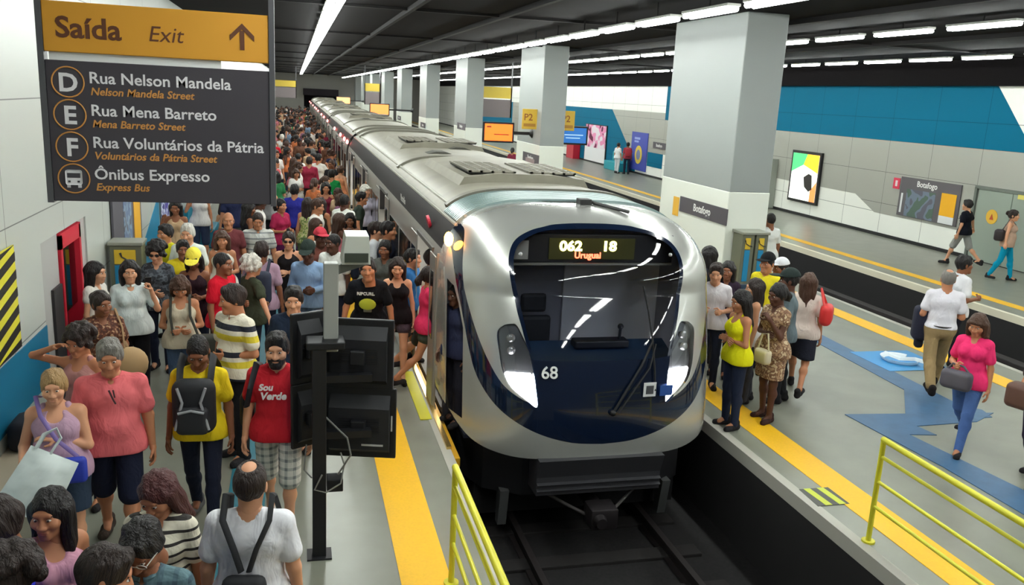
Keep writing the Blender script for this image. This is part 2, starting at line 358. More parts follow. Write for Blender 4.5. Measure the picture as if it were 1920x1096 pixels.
def smooth_line(p, closed=False, k=5):
    p = np.array(p, float); out = []; n = len(p)
    for i in range(n - (0 if closed else 1)):
        if closed: a, b, c, d = p[i - 1], p[i], p[(i + 1) % n], p[(i + 2) % n]
        else: a, b, c, d = p[max(i - 1, 0)], p[i], p[i + 1], p[min(i + 2, n - 1)]
        for u in np.linspace(0, 1, k, endpoint=False):
            out.append(0.5 * ((2 * b) + (c - a) * u + (2 * a - 5 * b + 4 * c - d) * u * u + (3 * b - a - 3 * c + d) * u ** 3))
    if not closed: out.append(p[-1])
    return [tuple(q) for q in out]
def half(l): return [(SG(s), t) for s, t in l]
def mirror(l): return [(-s, t) for s, t in l[::-1]]
# outlines (right half, s then t), traced along the cab
mask_h = half([(0, .886), (.03, .885), (.10, .880), (.15, .872), (.22, .860), (.29, .838), (.318, .812), (.315, .775), (.29, .735), (.265, .69), (.25, .64), (.232, .595), (.205, .52), (.180, .43), (.160, .33)])
band_up = half([(.160, .33), (.245, .355), (.345, .40), (.44, .475), (.525, .56), (.60, .65), (.66, .73), (.74, .795), (.86, .835), (1, .845)])
band_lo = half([(1, .79), (.86, .77), (.74, .715), (.685, .65), (.64, .58), (.595, .50), (.53, .415), (.405, .333), (.272, .275), (.14, .228), (.04, .197), (0, .188)])
dark_h = smooth_line(mask_h) + smooth_line(band_up)[1:] + smooth_line(band_lo)
DARK = dark_h + mirror(dark_h)[1:-1]
hl_h = smooth_line(half([(.161, .324), (.166, .383), (.176, .443), (.195, .509), (.224, .557), (.255, .596), (.29, .600), (.335, .592), (.372, .566), (.362, .507), (.342, .444), (.297, .391), (.205, .344)]), True)
HL = [hl_h, mirror(hl_h)]
glass_h = smooth_line(half([(0, .868), (.10, .863), (.19, .850), (.262, .826), (.285, .80), (.282, .77), (.262, .73), (.240, .69), (.226, .64), (.207, .58), (.188, .52), (.175, .485), (0, .478)]))
GLASS = glass_h + mirror(glass_h)[1:-1]
door_h = half([(.655, .24), (.65, .56), (.70, .640), (.755, .695), (.86, .705), (.86, .24)])
DOOR = [door_h, mirror(door_h)]
lip_h = smooth_line(half([(0, .134), (.2, .141), (.4, .157), (.57, .18), (.71, .215), (.82, .24), (1, .25)]))
LIP = mirror(lip_h)[:-1] + lip_h
OUT = LIP + [(1, .99), (-1, .99)]
def inside(poly, x, y):
    p = np.array(poly); x0, y0 = p[:, 0], p[:, 1]; x1, y1 = np.roll(x0, -1), np.roll(y0, -1); c = np.zeros(x.shape, bool)
    for a, b, d, e in zip(x0, y0, x1, y1):
        if b == e: continue
        k = ((b > y) != (e > y)) & (x < (d - a) * (y - b) / (e - b) + a); c ^= k
    return c
def nose_cdt():
    P = []; E = []
    def add(poly, closed=True):
        b = len(P); P.extend(poly); n = len(poly)
        E.extend([(b + i, b + (i + 1) % n) for i in range(n if closed else n - 1)])
    for q in (DARK, GLASS, *HL, *DOOR, OUT): add([(a, b) for a, b in q])
    base = len(P)
    gs, gt = np.meshgrid(np.linspace(-1, 1, 121), np.concatenate([np.linspace(.02, .70, 48), np.linspace(.712, .99, 34)]))
    P.extend(zip(gs.ravel().tolist(), gt.ravel().tolist()))
    r = delaunay_2d_cdt([Vector(p) for p in P], E, [], 0, 1e-5)
    V = np.array([tuple(v) for v in r[0]]); F = np.array(r[2]); C = V[F].mean(1); cx, cy = C[:, 0], C[:, 1]
    reg = np.full(len(F), -1)
    reg[inside(OUT, cx, cy)] = 0
    reg[inside(DARK, cx, cy)] = 1; reg[inside(GLASS, cx, cy)] = 2
    for q in HL: reg[inside(q, cx, cy)] = 3
    for q in DOOR: reg[inside(q, cx, cy) & (reg >= 0)] = 4
    return V, F, reg
nV, nF, nR = nose_cdt()
def nose_part(name, f, m, parent, off=0.0, flip=False):
    ids, inv = np.unique(f, return_inverse=True); f2 = inv.reshape(-1, 3)
    st = nV[ids]; st = np.stack([np.clip(st[:, 0], -1, 1), np.clip(st[:, 1], 0, .99)], 1)
    nn = nose_normal(st[:, 0], st[:, 1]); p = nose(st[:, 0], st[:, 1]) + nn * off
    me = np_mesh(p, f2)
    me.normals_split_custom_set_from_vertices(nn.tolist())
    return link(name, me, parent, (m,))
silver = mat((182, 183, 178), 0.27, metal=0.5, coat=0.5); navy = mat((13, 25, 46), 0.12, coat=0.8)
train = empty('metro_train', (TCX, 8.2, -1.0), 0, 'silver metro train with a dark blue rounded nose and lit headlights standing at the platform', 'train')
TR = empty('train_space'); bpy.data.objects.remove(TR)
Mi = Matrix.Translation((-TCX, -8.2, 1.0))
def tp(mb, name, m, parent=None, **k): return mb.build(name, m, parent or train, M=(Mi if parent is None or parent is train else Mi), **k)
def tl(o):
    o.data.transform(Mi); return o
flip_fix = lambda f: f
o = tl(nose_part('nose_shell', nF[nR == 0], silver, train)); o['label'] = 'silver painted cab shell'
o = tl(nose_part('nose_band', nF[nR == 1], navy, train)); o['label'] = 'glossy dark blue band around the cab front'
o = tl(nose_part('windscreen', nF[nR == 2], glass_mat((0.82, 0.85, 0.92), 0.0), train)); o['label'] = 'dark windscreen glass'
for side in (0, 1):
    f = nF[nR == 3]; c = nV[f].mean(1)[:, 0]; f = f[c > 0] if side else f[c < 0]
    o = tl(nose_part('headlight', f, glass_mat((0.9, 0.92, 0.95), 0.04), train, 0.004))
    o['label'] = 'lit headlight ' + ('on the right of the nose' if side else 'on the left of the nose')
    # reflector bowl behind the lens and the lit lamp in its lower half
    tl(nose_part('reflector', f, mat((120, 122, 126), 0.25, metal=0.8), o, -0.055))
    f2 = f[nV[f].mean(1)[:, 1] < .435]
    tl(nose_part('lamp', f2, mat((255, 253, 250), 0.3, emit=14.0), o, -0.045))
    sg = 1 if side else -1
    b = MB()
    for tt in (.51, .55):
        p = nose(np.array(sg * SG(.285)), np.array(tt)); b.ball(tuple(p + np.array([0, 0.035, 0])), 0.05, 1, 0.5, 1, 12)
    tp(b, 'indicator', mat((200, 202, 205), 0.15, metal=0.6), o, smooth=True)
# roof end cap so the shell closes at the top
# ----- cab interior seen through the windscreen
cabg = mat((112, 112, 122), 0.6); cabd = mat((26, 30, 42), 0.5)
cab = MB().prism([(TCX - 1.5, -0.1), (TCX - 1.5, 1.9), (TCX - 1.1, 2.36), (TCX + 1.1, 2.36), (TCX + 1.5, 1.9), (TCX + 1.5, -0.1)], 1, 9.78, 9.83)
cabo = tp(cab, 'cab_wall', cabg)
tp(MB().box(TCX - 0.05, TCX + 1.2, 9.74, 9.78, 0.0, 2.05, 0.01), 'cab_door', mat((176, 176, 182), 0.5), cabo)
tp(MB().box(TCX + 0.05, TCX + 0.9, 9.72, 9.745, 1.86, 1.92), 'cab_grab_rail', cabd, cabo)
tp(MB().box(TCX - 1.40, TCX + 1.40, 8.9, 9.8, 0.0, 0.04), 'cab_floor', cabd, train)
d = MB(); d.prism([(8.52, 0.98), (8.95, 1.12), (9.05, 1.06), (9.05, 0.3), (8.52, 0.3)], 0, TCX - 0.98, TCX + 0.95)
co = tp(d, 'console', mat((40, 62, 92), 0.4))
tp(MB().box(TCX - 0.2, TCX + 0.45, 8.72, 8.90, 1.08, 1.17, 0.02).cyl((TCX + 0.35, 8.8, 1.1), (TCX + 0.35, 8.78, 1.3), 0.018, seg=8).ball((TCX + 0.35, 8.78, 1.32), 0.035), 'controls', cabd, co)
st = tp(MB().box(TCX - 0.75, TCX - 0.25, 9.12, 9.5, 0.55, 0.67, 0.05).cyl((TCX - 0.5, 9.3, 0.04), (TCX - 0.5, 9.3, 0.55), 0.06), 'driver_seat', mat((22, 24, 30), 0.7))
tp(MB().box(TCX - 0.73, TCX - 0.27, 9.44, 9.54, 0.66, 1.28, 0.045), 'seat_back', mat((22, 24, 30), 0.7), st)
tp(MB().box(TCX - 0.66, TCX - 0.34, 9.44, 9.52, 1.32, 1.55, 0.04), 'headrest', mat((22, 24, 30), 0.7), st)
# destination board behind the glass
db = tp(MB().box(TCX - 0.98, TCX + 1.0, 8.98, 9.10, 2.02, 2.34, 0.01), 'destination_board', mat((26, 25, 28), 0.6))
tp(MB().box(TCX - 0.50, TCX + 0.52, 8.965, 8.98, 2.06, 2.30), 'screen', mat((70, 68, 22), 0.5), db)
amber = mat((250, 245, 120), 0.4, emit=5.0); redl = mat((255, 90, 60), 0.4, emit=4.0)
tl(text('amber_lettering', '062', 0.155, amber, db, T(TCX - 0.38, 8.962, 2.16), bold=0.006, ext=0.002, sx=1.15))
tl(text('amber_lettering', '18', 0.155, amber, db, T(TCX + 0.12, 8.962, 2.16), bold=0.006, ext=0.002, sx=1.15))
tl(text('red_lettering', 'Uruguai', 0.10, redl, db, T(TCX - 0.20, 8.962, 2.075), bold=0.003, ext=0.002))
tp(MB().box(TCX - 0.92, TCX + 0.98, 8.93, 8.98, 2.0, 2.02), 'trim_rail', mat((150, 148, 140), 0.4, metal=0.5), db)
tp(MB().box(TCX - 0.92, TCX - 0.74, 8.96, 8.975, 2.06, 2.27), 'paper_notice', mat((170, 168, 160), 0.7), db)
# number, label and wipers on the nose
def on_nose(s, t, off): p = nose(np.array(SG(s)), np.array(t)); n = nose_normal(np.array(SG(s)), np.array(t)); return p + n * off
p = on_nose(-.10, .425, 0.012); q = on_nose(-.10, .50, 0.012); tilt = math.atan2(q[1] - p[1], q[2] - p[2])
tl(text('fleet_number', '68', 0.185, mat((226, 228, 226), 0.5), train, T(p[0] - 0.14, p[1] - 0.006, p[2]) @ RZ(-5) @ Matrix.Rotation(-tilt, 4, 'X'), bold=0.003, ext=0.002))
p = on_nose(.085, .352, 0.010)
lab = tp(MB().box(-0.075, 0.075, -0.003, 0.003, 0, 0.16), 'accessibility_label', mat((225, 228, 230), 0.5)); lab.location = Vector((p[0], p[1] - 0.012, p[2])) - Vector((TCX, 8.2, -1.0)) - Vector((-TCX, -8.2, 1.0)); lab.rotation_euler = (0, 0, 0.06)
for oo in (lab,):
    oo.data.transform(Matrix.Translation((TCX, 8.2, -1.0))); oo.location = Vector((p[0] - TCX, p[1] - 8.2 - 0.012, p[2] + 1.0))
lp = MB().box(-0.045, 0.045, -0.006, -0.003, 0.03, 0.125).box(-0.022, 0.022, -0.008, -0.005, 0.06, 0.10).build('wheelchair_mark', mat((70, 72, 76), 0.6), lab)
p2 = on_nose(.14, .352, 0.010)
lb = MB().box(-0.07, 0.085, -0.003, 0.003, 0, 0.12).build('blue_label', mat((40, 84, 160), 0.5), train); lb.location = Vector((p2[0] + 0.03 - TCX, p2[1] - 8.2 - 0.014, p2[2] + 1.0)); lb.rotation_euler = (0, 0, 0.09)
def nose_path(pts, off): return [tuple(on_nose(s, t, off)) for s, t in pts]
wm = mat((14, 15, 18), 0.5)
w_ = tp(MB().tube(nose_path([(.004, .30), (.02, .37), (.06, .46), (.10, .54)], 0.04), 0.014, 8).tube(nose_path([(.010, .30), (.035, .37), (.085, .45), (.11, .53)], 0.045), 0.010, 8).ball(tuple(on_nose(.004, .30, 0.03)), 0.035), 'wiper_arm', wm, smooth=True)
tp(MB().tube(nose_path([(.075, .72), (.09, .64), (.10, .54), (.105, .44), (.105, .37)], 0.032), 0.011, 8), 'wiper_blade', wm, w_, smooth=True)
# camera pods at the top corners of the windscreen
for s in (-.25, .245):
    tp(MB().ball(tuple(on_nose(s, .795, 0.0)), 0.022), 'camera_pod', mat((180, 180, 185), 0.3), smooth=True)
# under the nose: dark skirt, anti-climber plate, coupler
skirt = MB().prism([(TCX - 1.42, 9.3), (TCX - 1.2, 8.75), (TCX - 0.8, 8.50), (TCX + 0.8, 8.50), (TCX + 1.2, 8.75), (TCX + 1.42, 9.3), (TCX + 1.42, 11.5), (TCX - 1.42, 11.5)], 2, -0.55, 0.10)
tp(skirt, 'under_skirt', mat((14, 14, 18), 0.7))
ac = MB().prism([(8.10, 0.02), (8.18, -0.20), (8.18, -0.26), (8.14, -0.275), (8.18, -0.29), (8.18, -0.33), (8.14, -0.345), (8.18, -0.36), (8.18, -0.41), (8.6, -0.43), (8.6, 0.02)], 0, TCX - 0.72, TCX + 0.72)
tp(ac, 'anti_climber', mat((62, 62, 66), 0.45, metal=0.3))
cp = MB().cyl((TCX, 9.0, -0.62), (TCX, 8.15, -0.62), 0.09).box(TCX - 0.16, TCX + 0.16, 7.92, 8.2, -0.74, -0.50, 0.03).cyl((TCX - 0.06, 7.84, -0.62), (TCX - 0.06, 7.93, -0.62), 0.06, 0.08)
cpo = tp(cp, 'coupler', mat((44, 40, 42), 0.5, metal=0.5), smooth=True)
tp(MB().tube([(TCX - 0.65, 8.5, -0.45), (TCX - 0.35, 8.3, -0.58), (TCX - 0.1, 8.1, -0.66)], 0.02).tube([(TCX + 0.65, 8.5, -0.45), (TCX + 0.35, 8.3, -0.58), (TCX + 0.1, 8.1, -0.66)], 0.02), 'coupler_hose', mat((70, 66, 66), 0.6), cpo, smooth=True)
tp(MB().box(TCX - 1.25, TCX + 1.25, 8.9, 11.8, -0.95, -0.5), 'bogie', mat((16, 15, 17), 0.8))
for sx in (-0.98, 0.98):
    tp(MB().prism([(8.52, -0.5), (8.6, -0.95), (8.72, -0.95), (8.72, -0.5)], 0, TCX + sx - 0.05, TCX + sx + 0.05), 'guard_iron', mat((96, 98, 98), 0.5, metal=0.4))
# ----- car bodies
def section(nsd=12, nroof=22):
    t = np.concatenate([np.linspace(.06, .70, nsd), np.linspace(.72, .999, nroof)]); L = nose(np.full_like(t, -1.0), t); R_ = nose(np.full_like(t, 1.0), t)
    return t, np.concatenate([L[:, [0, 2]], R_[::-1][:, [0, 2]]])
tS, sec = section(); nL = len(tS); nS = len(sec)
ROOF_Z = 2.22
side_m = mat((160, 157, 150), 0.34, metal=0.55); roof_m = mat((138, 134, 120), 0.5, noise=0.10, nscale=3); bandm = mat((30, 24, 24), 0.6, spec=0.2)
lining = mat((226, 226, 222), 0.5); wing = mat((24, 30, 34), 0.08, coat=0.5)
DOORW = 1.36; OPENZ = 1.93
def side_x(z): return TCX - np.interp(z, sec[:nL, 1], TCX - sec[:nL, 0])
def car(y0, y1, doors, first, detail):
    """one car: side walls with door openings on the platform side, dark name band, grey ribbed roof"""
    ys = [y0]
    for d_ in doors: ys += [d_, d_ + DOORW]
    ys.append(y1)
    body = empty('car_body', (0, 0, 0)); body.parent = train; body.matrix_parent_inverse = Matrix.Identity(4)
    def shell(name, m, zlo, zhi, holes, off=0.0):
        V = []; F = []
        for i in range(len(ys) - 1):
            hole = holes and i % 2 == 1; b = len(V)
            for y in (ys[i], ys[i + 1]):
                for x, z in sec: V.append((x + (off if x > TCX else -off), y, z + (off if z > 2 else 0)))
            for k in range(nS - 1):
                za = (sec[k][1] + sec[k + 1][1]) / 2
                if not (zlo <= za < zhi): continue
                if hole and k < nL and 0.0 < za < OPENZ: continue
                F.append((b + k, b + k + 1, b + nS + k + 1, b + nS + k))
        b_ = bmesh.new(); mq = np_mesh(V, F, True); b_.from_mesh(mq); bmesh.ops.remove_doubles(b_, verts=b_.verts, dist=1e-4); b_.to_mesh(mq); b_.free(); mq.transform(Mi); return link(name, mq, body, (m,))
    shell('side_shell', side_m, -9, 2.02, True); shell('name_band', bandm, 2.02, 2.30, False); shell('roof', roof_m, 2.30, 9, False)
    tp(MB().box(TCX - 1.5, TCX + 1.5, y0 + 0.05, y1 - 0.05, -0.06, 0.0), 'car_floor', mat((120, 118, 112), 0.6), body)
    if detail:
        tp(MB().box(TCX + 1.40, TCX + 1.44, y0 + 0.3, y1 - 0.3, 0.0, 2.0), 'lining', lining, body)
        tp(MB().box(TCX - 1.40, TCX + 1.40, y0 + 0.3, y1 - 0.3, 2.06, 2.09), 'car_ceiling', lining, body)
        tp(MB().box(TCX - 0.9, TCX - 0.55, y0 + 0.5, y1 - 0.5, 2.03, 2.06), 'car_lamp', mat((255, 252, 244), 0.4, emit=7.0), body)
    tp(MB().box(TCX - 1.3, TCX + 1.3, y0 + 0.4, y1 - 0.4, -0.8, -0.4), 'underframe', mat((20, 19, 20), 0.8), body)
    xs = TCX - TA
    for d_ in doors:
        # door leaves slid half open on the outside of the opening, with their dark panes
        for a, b in ((d_ - (0.40 if first and d_ < 11 else 0.52), d_ + (0.03 if first and d_ < 11 else 0.10)), (d_ + DOORW - 0.10, d_ + DOORW + 0.52)):
            lf = tp(MB().box(xs - 0.022, xs - 0.004, a, b, 0.03, 1.9, 0.004), 'side_door', side_m, body)
            lf['label'] = 'sliding passenger door leaf'
            wn_ = MB().box(xs - 0.028, xs - 0.02, a + 0.12, b - 0.12, 0.85, 1.7, 0.003).build('pane', wing, body, M=Mi)
        tp(MB().box(xs - 0.008, xs + 0.04, d_ - 0.03, d_ + DOORW + 0.03, 1.9, 1.95), 'door_header', mat((90, 88, 84), 0.5), body)
    edges = [y0 + 0.3] + [v for d_ in doors for v in (d_ - 0.62, d_ + DOORW + 0.62)] + [y1 - 0.4]
    for a, b in zip(edges[::2], edges[1::2]):
        if b - a < 0.7: continue
        n = 1 if b - a < 1.9 else 2; wd = (b - a) / n
        for k in range(n):
            tp(MB().box(xs - 0.010, xs + 0.01, a + k * wd + 0.10, a + (k + 1) * wd - 0.10, 0.86, 1.66, 0.004), 'side_window', wing, body)
    # roof edge gutters
    for sx in (-1, 1):
        g = MB()
        for z_ in (2.30, 2.40):
            x_ = abs(np.interp(z_, sec[:nL, 1], TCX - sec[:nL, 0])); g.box(TCX + sx * x_ - 0.018, TCX + sx * x_ + 0.018, y0, y1, z_ - 0.018, z_ + 0.022, 0.006, seg=1)
        tp(g, 'roof_gutter', mat((186, 184, 172), 0.4, metal=0.3), body)
    return body
def arch(y0, y1, off, zmin):
    """a rib following the roof curve"""
    V = []; F = []; idx = [i for i in range(nS) if sec[i][1] >= zmin]
    for y, o_ in ((y0, 0.0), (y0, off), (y1, off), (y1, 0.0)):
        for i in idx:
            x, z = sec[i]; V.append((TCX + (x - TCX) * (1 + o_ * 0.3), y, z + o_))
    n = len(idx)
    for r_ in range(3):
        for k in range(n - 1): F.append((r_ * n + k, r_ * n + k + 1, (r_ + 1) * n + k + 1, (r_ + 1) * n + k))
    return V, F
CARS = [(9.85, 28.2), (29.0, 47.6), (48.4, 67.0), (67.8, 86.4), (87.2, 105.8)]
rib_m = mat((112, 110, 98), 0.5)
for ci, (a, b) in enumerate(CARS):
    doors = [10.3, 15.9, 20.6, 25.2] if ci == 0 else [a + 2.0 + k * 4.5 for k in range(4)]
    body = car(a, b, doors, ci == 0, ci < 2)
    body['label'] = ('first car of the train, behind the cab', 'second car', 'third car', 'fourth car', 'last car, by the tunnel')[ci]
    # raised cooling unit in the middle and ribs at the ends
    for yy in ([13.9] if ci == 0 else []) + [a + (b - a) * 0.62]:
        hv = tp(MB().prism([(TCX - 1.02, 2.46), (TCX - 0.9, 2.66), (TCX - 0.4, 2.72), (TCX + 0.4, 2.72), (TCX + 0.9, 2.66), (TCX + 1.02, 2.46)], 1, yy - 1.9, yy + 1.5), 'cooling_unit', roof_m, body, smooth=True)
        for sx in (-1, 1):
            gb = tp(MB().box(TCX + sx * 0.46 - 0.34, TCX + sx * 0.46 + 0.34, yy - 1.75, yy - 0.15, 2.70, 2.725), 'grille', mat((34, 34, 32), 0.7), body)
            g = MB()
            for k in range(11): g.box(TCX + sx * 0.46 - 0.35, TCX + sx * 0.46 + 0.35, yy - 1.77 + k * 0.16, yy - 1.77 + k * 0.16 + 0.05, 2.722, 2.745)
            for k in range(5): g.box(TCX + sx * 0.46 - 0.35 + k * 0.165, TCX + sx * 0.46 - 0.35 + k * 0.165 + 0.04, yy - 1.77, yy - 0.12, 2.722, 2.745)
            tp(g, 'grille_frame', roof_m, gb)
    for y, wd, o_ in ((a + 0.95, 0.16, 0.05), (a + (b - a) * 0.36, 0.16, 0.04), (b - 1.6, 0.2, 0.06), (b - 0.2, 0.2, 0.07)):
        V, F = arch(y, y + wd, o_, 2.32); me = np_mesh(V, F, False); me.transform(Mi); link('roof_rib', me, body, (rib_m,))
    for k, (dx, y) in enumerate(((-0.35, a + 7.6), (0.35, a + 9.2))):
        tp(MB().prism([(TCX + dx - 0.30, 2.58), (TCX + dx - 0.10, 2.64), (TCX + dx + 0.10, 2.64), (TCX + dx + 0.30, 2.58)], 1, y, y + 0.5), 'roof_hatch', mat((70, 70, 62), 0.6), body)
    if ci:
        tp(MB().box(TCX - 1.25, TCX + 1.25, a - 0.8, a, -0.4, 2.35), 'gangway', mat((40, 38, 38), 0.8), body)
    # red door lamps along the band
    for y in ([28.6, 30.3] if ci == 0 else [a + 9, b - 1.0] + ([a + 4] if ci < 4 else [])):
        if y > 110: continue
        tp(MB().ball((TCX - 1.60, y, 2.12), 0.07, 0.6, 1, 1, 12), 'red_door_lamp', mat((255, 96, 90), 0.4, emit=14.0), body, smooth=True)
# ridged fairing just behind the cab, a teal reflection put into its colour
fair = MB()
V = []; F = []
for k in range(11):
    v, f = arch(9.86 + k * 0.085, 9.86 + k * 0.085 + 0.05, 0.028, 2.30); b_ = len(V); V += v; F += [tuple(b_ + i for i in q) for q in f]
me = np_mesh(V, F, False); me.transform(Mi); o = link('ridged_fairing', me, train, (mat((150, 172, 172), 0.3, metal=0.4),)); o['label'] = 'ribbed roof fairing behind the silver cab'
tp(MB().box(TCX + 0.05, TCX + 0.20, 9.62, 9.78, 2.56, 2.66, 0.01).tube([(TCX + 0.2, 9.7, 2.62), (TCX + 0.55, 9.3, 2.56)], 0.02), 'roof_aerial', mat((40, 40, 40), 0.5))
# orange door lamp and badges on the band
ol = tp(MB().ball((TCX - 1.555, 9.42, 2.20), 0.085, 0.6, 1, 1, 14), 'orange_lamp', mat((255, 150, 40), 0.4, emit=40.0), smooth=True); ol['label'] = 'bright orange door lamp on the cab side'
tp(MB().cyl((TCX - 1.53, 11.0, 2.17), (TCX - 1.565, 11.0, 2.16), 0.085, seg=18), 'red_badge', mat((206, 40, 70), 0.4))
tl(text('band_lettering', 'MetroRio', 0.16, mat((214, 210, 206), 0.5), train, FL(TCX - 1.575, 13.9, 2.08), ext=0.001))
# grey sliding panel beside the cab door
pn = MB().box(TCX - TA - 0.006, TCX - TA + 0.02, 9.86, 9.89, -0.25, 1.95)
tp(pn, 'cab_side_panel', mat((168, 164, 158), 0.38, metal=0.4))
# ------------------------------------------------------------------ people: one continuous body surface each
class Field:
    """signed distance field on a grid, grown from tapered capsules and meshed with surface nets"""
    def __init__(s, lo, hi, h):
        s.lo = np.array(lo, float); s.h = h; s.n = np.maximum(4, np.ceil((np.array(hi) - s.lo) / h).astype(int) + 1)
        s.f = np.full(s.n, 1.0, np.float32)
        s.ax = [s.lo[i] + h * np.arange(s.n[i]) for i in range(3)]
    def block(s, lo, hi):
        a = np.maximum(0, np.floor((np.array(lo) - s.lo) / s.h).astype(int)); b = np.minimum(s.n, np.ceil((np.array(hi) - s.lo) / s.h).astype(int) + 1)
        if (b <= a).any(): return None, None
        sl = tuple(slice(i, j) for i, j in zip(a, b))
        X = s.ax[0][sl[0]][:, None, None]; Y = s.ax[1][sl[1]][None, :, None]; Z = s.ax[2][sl[2]][None, None, :]
        return sl, (X, Y, Z)
    def dist(s, X, Y, Z, a, b, ra, rb):
        ba = b - a; L = float(ba @ ba)
        px, py, pz = X - a[0], Y - a[1], Z - a[2]
        if L < 1e-10: return np.sqrt(px * px + py * py + pz * pz) - ra
        t = np.clip((px * ba[0] + py * ba[1] + pz * ba[2]) / L, 0, 1)
        return np.sqrt((px - ba[0] * t) ** 2 + (py - ba[1] * t) ** 2 + (pz - ba[2] * t) ** 2) - (ra + (rb - ra) * t)
    def cap(s, a, b, ra, rb=None, k=0.02):
        a = np.asarray(a, float); b = np.asarray(b, float); rb = ra if rb is None else rb
        mg = max(ra, rb) + k + 2.5 * s.h
        sl, P = s.block(np.minimum(a, b) - mg, np.maximum(a, b) + mg)
        if sl is None: return
        d = s.dist(*P, a, b, ra, rb).astype(np.float32); f = s.f[sl]
        if k > 0:
            q = np.clip(0.5 + 0.5 * (f - d) / k, 0, 1); s.f[sl] = f + (d - f) * q - k * q * (1 - q)
        else: s.f[sl] = np.minimum(f, d)
    def ell(s, c, r, k=0.02, sub=False):
        c = np.asarray(c, float); r = np.asarray(r, float)
        sl, (X, Y, Z) = s.block(c - r - k - 3 * s.h, c + r + k + 3 * s.h)
        if sl is None: return
        q = np.sqrt(((X - c[0]) / r[0]) ** 2 + ((Y - c[1]) / r[1]) ** 2 + ((Z - c[2]) / r[2]) ** 2); d = ((q - 1) * r.min()).astype(np.float32); f = s.f[sl]
        if sub:
            d = -d; q = np.clip(0.5 - 0.5 * (f - d) / k, 0, 1); s.f[sl] = f + (d - f) * q + k * q * (1 - q)
        else:
            q = np.clip(0.5 + 0.5 * (f - d) / k, 0, 1); s.f[sl] = f + (d - f) * q - k * q * (1 - q)
    def cut_cap(s, a, b, ra, rb=None):
        a = np.asarray(a, float); b = np.asarray(b, float); rb = ra if rb is None else rb; mg = max(ra, rb) + 3 * s.h
        sl, P = s.block(np.minimum(a, b) - mg, np.maximum(a, b) + mg)
        if sl is None: return
        s.f[sl] = np.maximum(s.f[sl], -s.dist(*P, a, b, ra, rb))
    def clip(s, p, n):
        """keep the side the normal points away from"""
        n = np.asarray(n, float); n = n / np.linalg.norm(n)
        X, Y, Z = s.ax[0][:, None, None], s.ax[1][None, :, None], s.ax[2][None, None, :]
        s.f = np.maximum(s.f, ((X - p[0]) * n[0] + (Y - p[1]) * n[1] + (Z - p[2]) * n[2]).astype(np.float32))
    def mesh(s):
        f = s.f; ins = f < 0; n = s.n
        f[0], f[-1], f[:, 0], f[:, -1], f[:, :, 0], f[:, :, -1] = 1, 1, 1, 1, 1, 1; ins = f < 0
        c = ins[:-1, :-1, :-1].astype(np.int8)
        for dx, dy, dz in ((1, 0, 0), (0, 1, 0), (0, 0, 1), (1, 1, 0), (1, 0, 1), (0, 1, 1), (1, 1, 1)):
            c = c + ins[dx:n[0] - 1 + dx, dy:n[1] - 1 + dy, dz:n[2] - 1 + dz]
        act = (c > 0) & (c < 8); I = np.argwhere(act)
        if not len(I): return np.zeros((0, 3)), np.zeros((0, 4), int)
        idx = np.full(act.shape, -1, np.int64); idx[act] = np.arange(len(I))
        acc = np.zeros((len(I), 3)); cnt = np.zeros(len(I))
        co = [(0, 0, 0), (1, 0, 0), (0, 1, 0), (1, 1, 0), (0, 0, 1), (1, 0, 1), (0, 1, 1), (1, 1, 1)]
        val = [f[I[:, 0] + a, I[:, 1] + b, I[:, 2] + d] for a, b, d in co]
        for i, j in ((0, 1), (2, 3), (4, 5), (6, 7), (0, 2), (1, 3), (4, 6), (5, 7), (0, 4), (1, 5), (2, 6), (3, 7)):
            m_ = (val[i] < 0) != (val[j] < 0); t = np.where(m_, val[i] / np.where(m_, val[i] - val[j], 1), 0)
            a, b = np.array(co[i], float), np.array(co[j], float)
            acc += np.where(m_[:, None], a + (b - a) * t[:, None], 0); cnt += m_
        V = s.lo + s.h * (I + acc / cnt[:, None]); F = []
        for ax in range(3):
            u, v = (ax + 1) % 3, (ax + 2) % 3
            A = np.take(ins, range(0, n[ax] - 1), ax); B = np.take(ins, range(1, n[ax]), ax)
            E = np.argwhere(A != B); E = E[(E[:, u] > 0) & (E[:, v] > 0) & (E[:, u] < n[u] - 1) & (E[:, v] < n[v] - 1)]
            if not len(E): continue
            sgn = A[E[:, 0], E[:, 1], E[:, 2]]; q = []
            for du, dv in ((1, 1), (0, 1), (0, 0), (1, 0)):
                e = E.copy(); e[:, u] -= du; e[:, v] -= dv; q.append(idx[e[:, 0], e[:, 1], e[:, 2]])
            q = np.stack(q, 1); q[~sgn] = q[~sgn][:, ::-1]; F.append(q)
        F = np.concatenate(F); F = F[(F >= 0).all(1)]
        return V, F

def join(parts):
    V = []; F = []; MI = []; b = 0
    for v, f, mi in parts:
        V.append(v); F += [tuple(int(i) + b for i in q) for q in f]; MI += [mi] * len(f); b += len(v)
    return np.concatenate(V), F, MI
def xf(M, v):
    M = np.array(M); return v @ M[:3, :3].T + M[:3, 3]

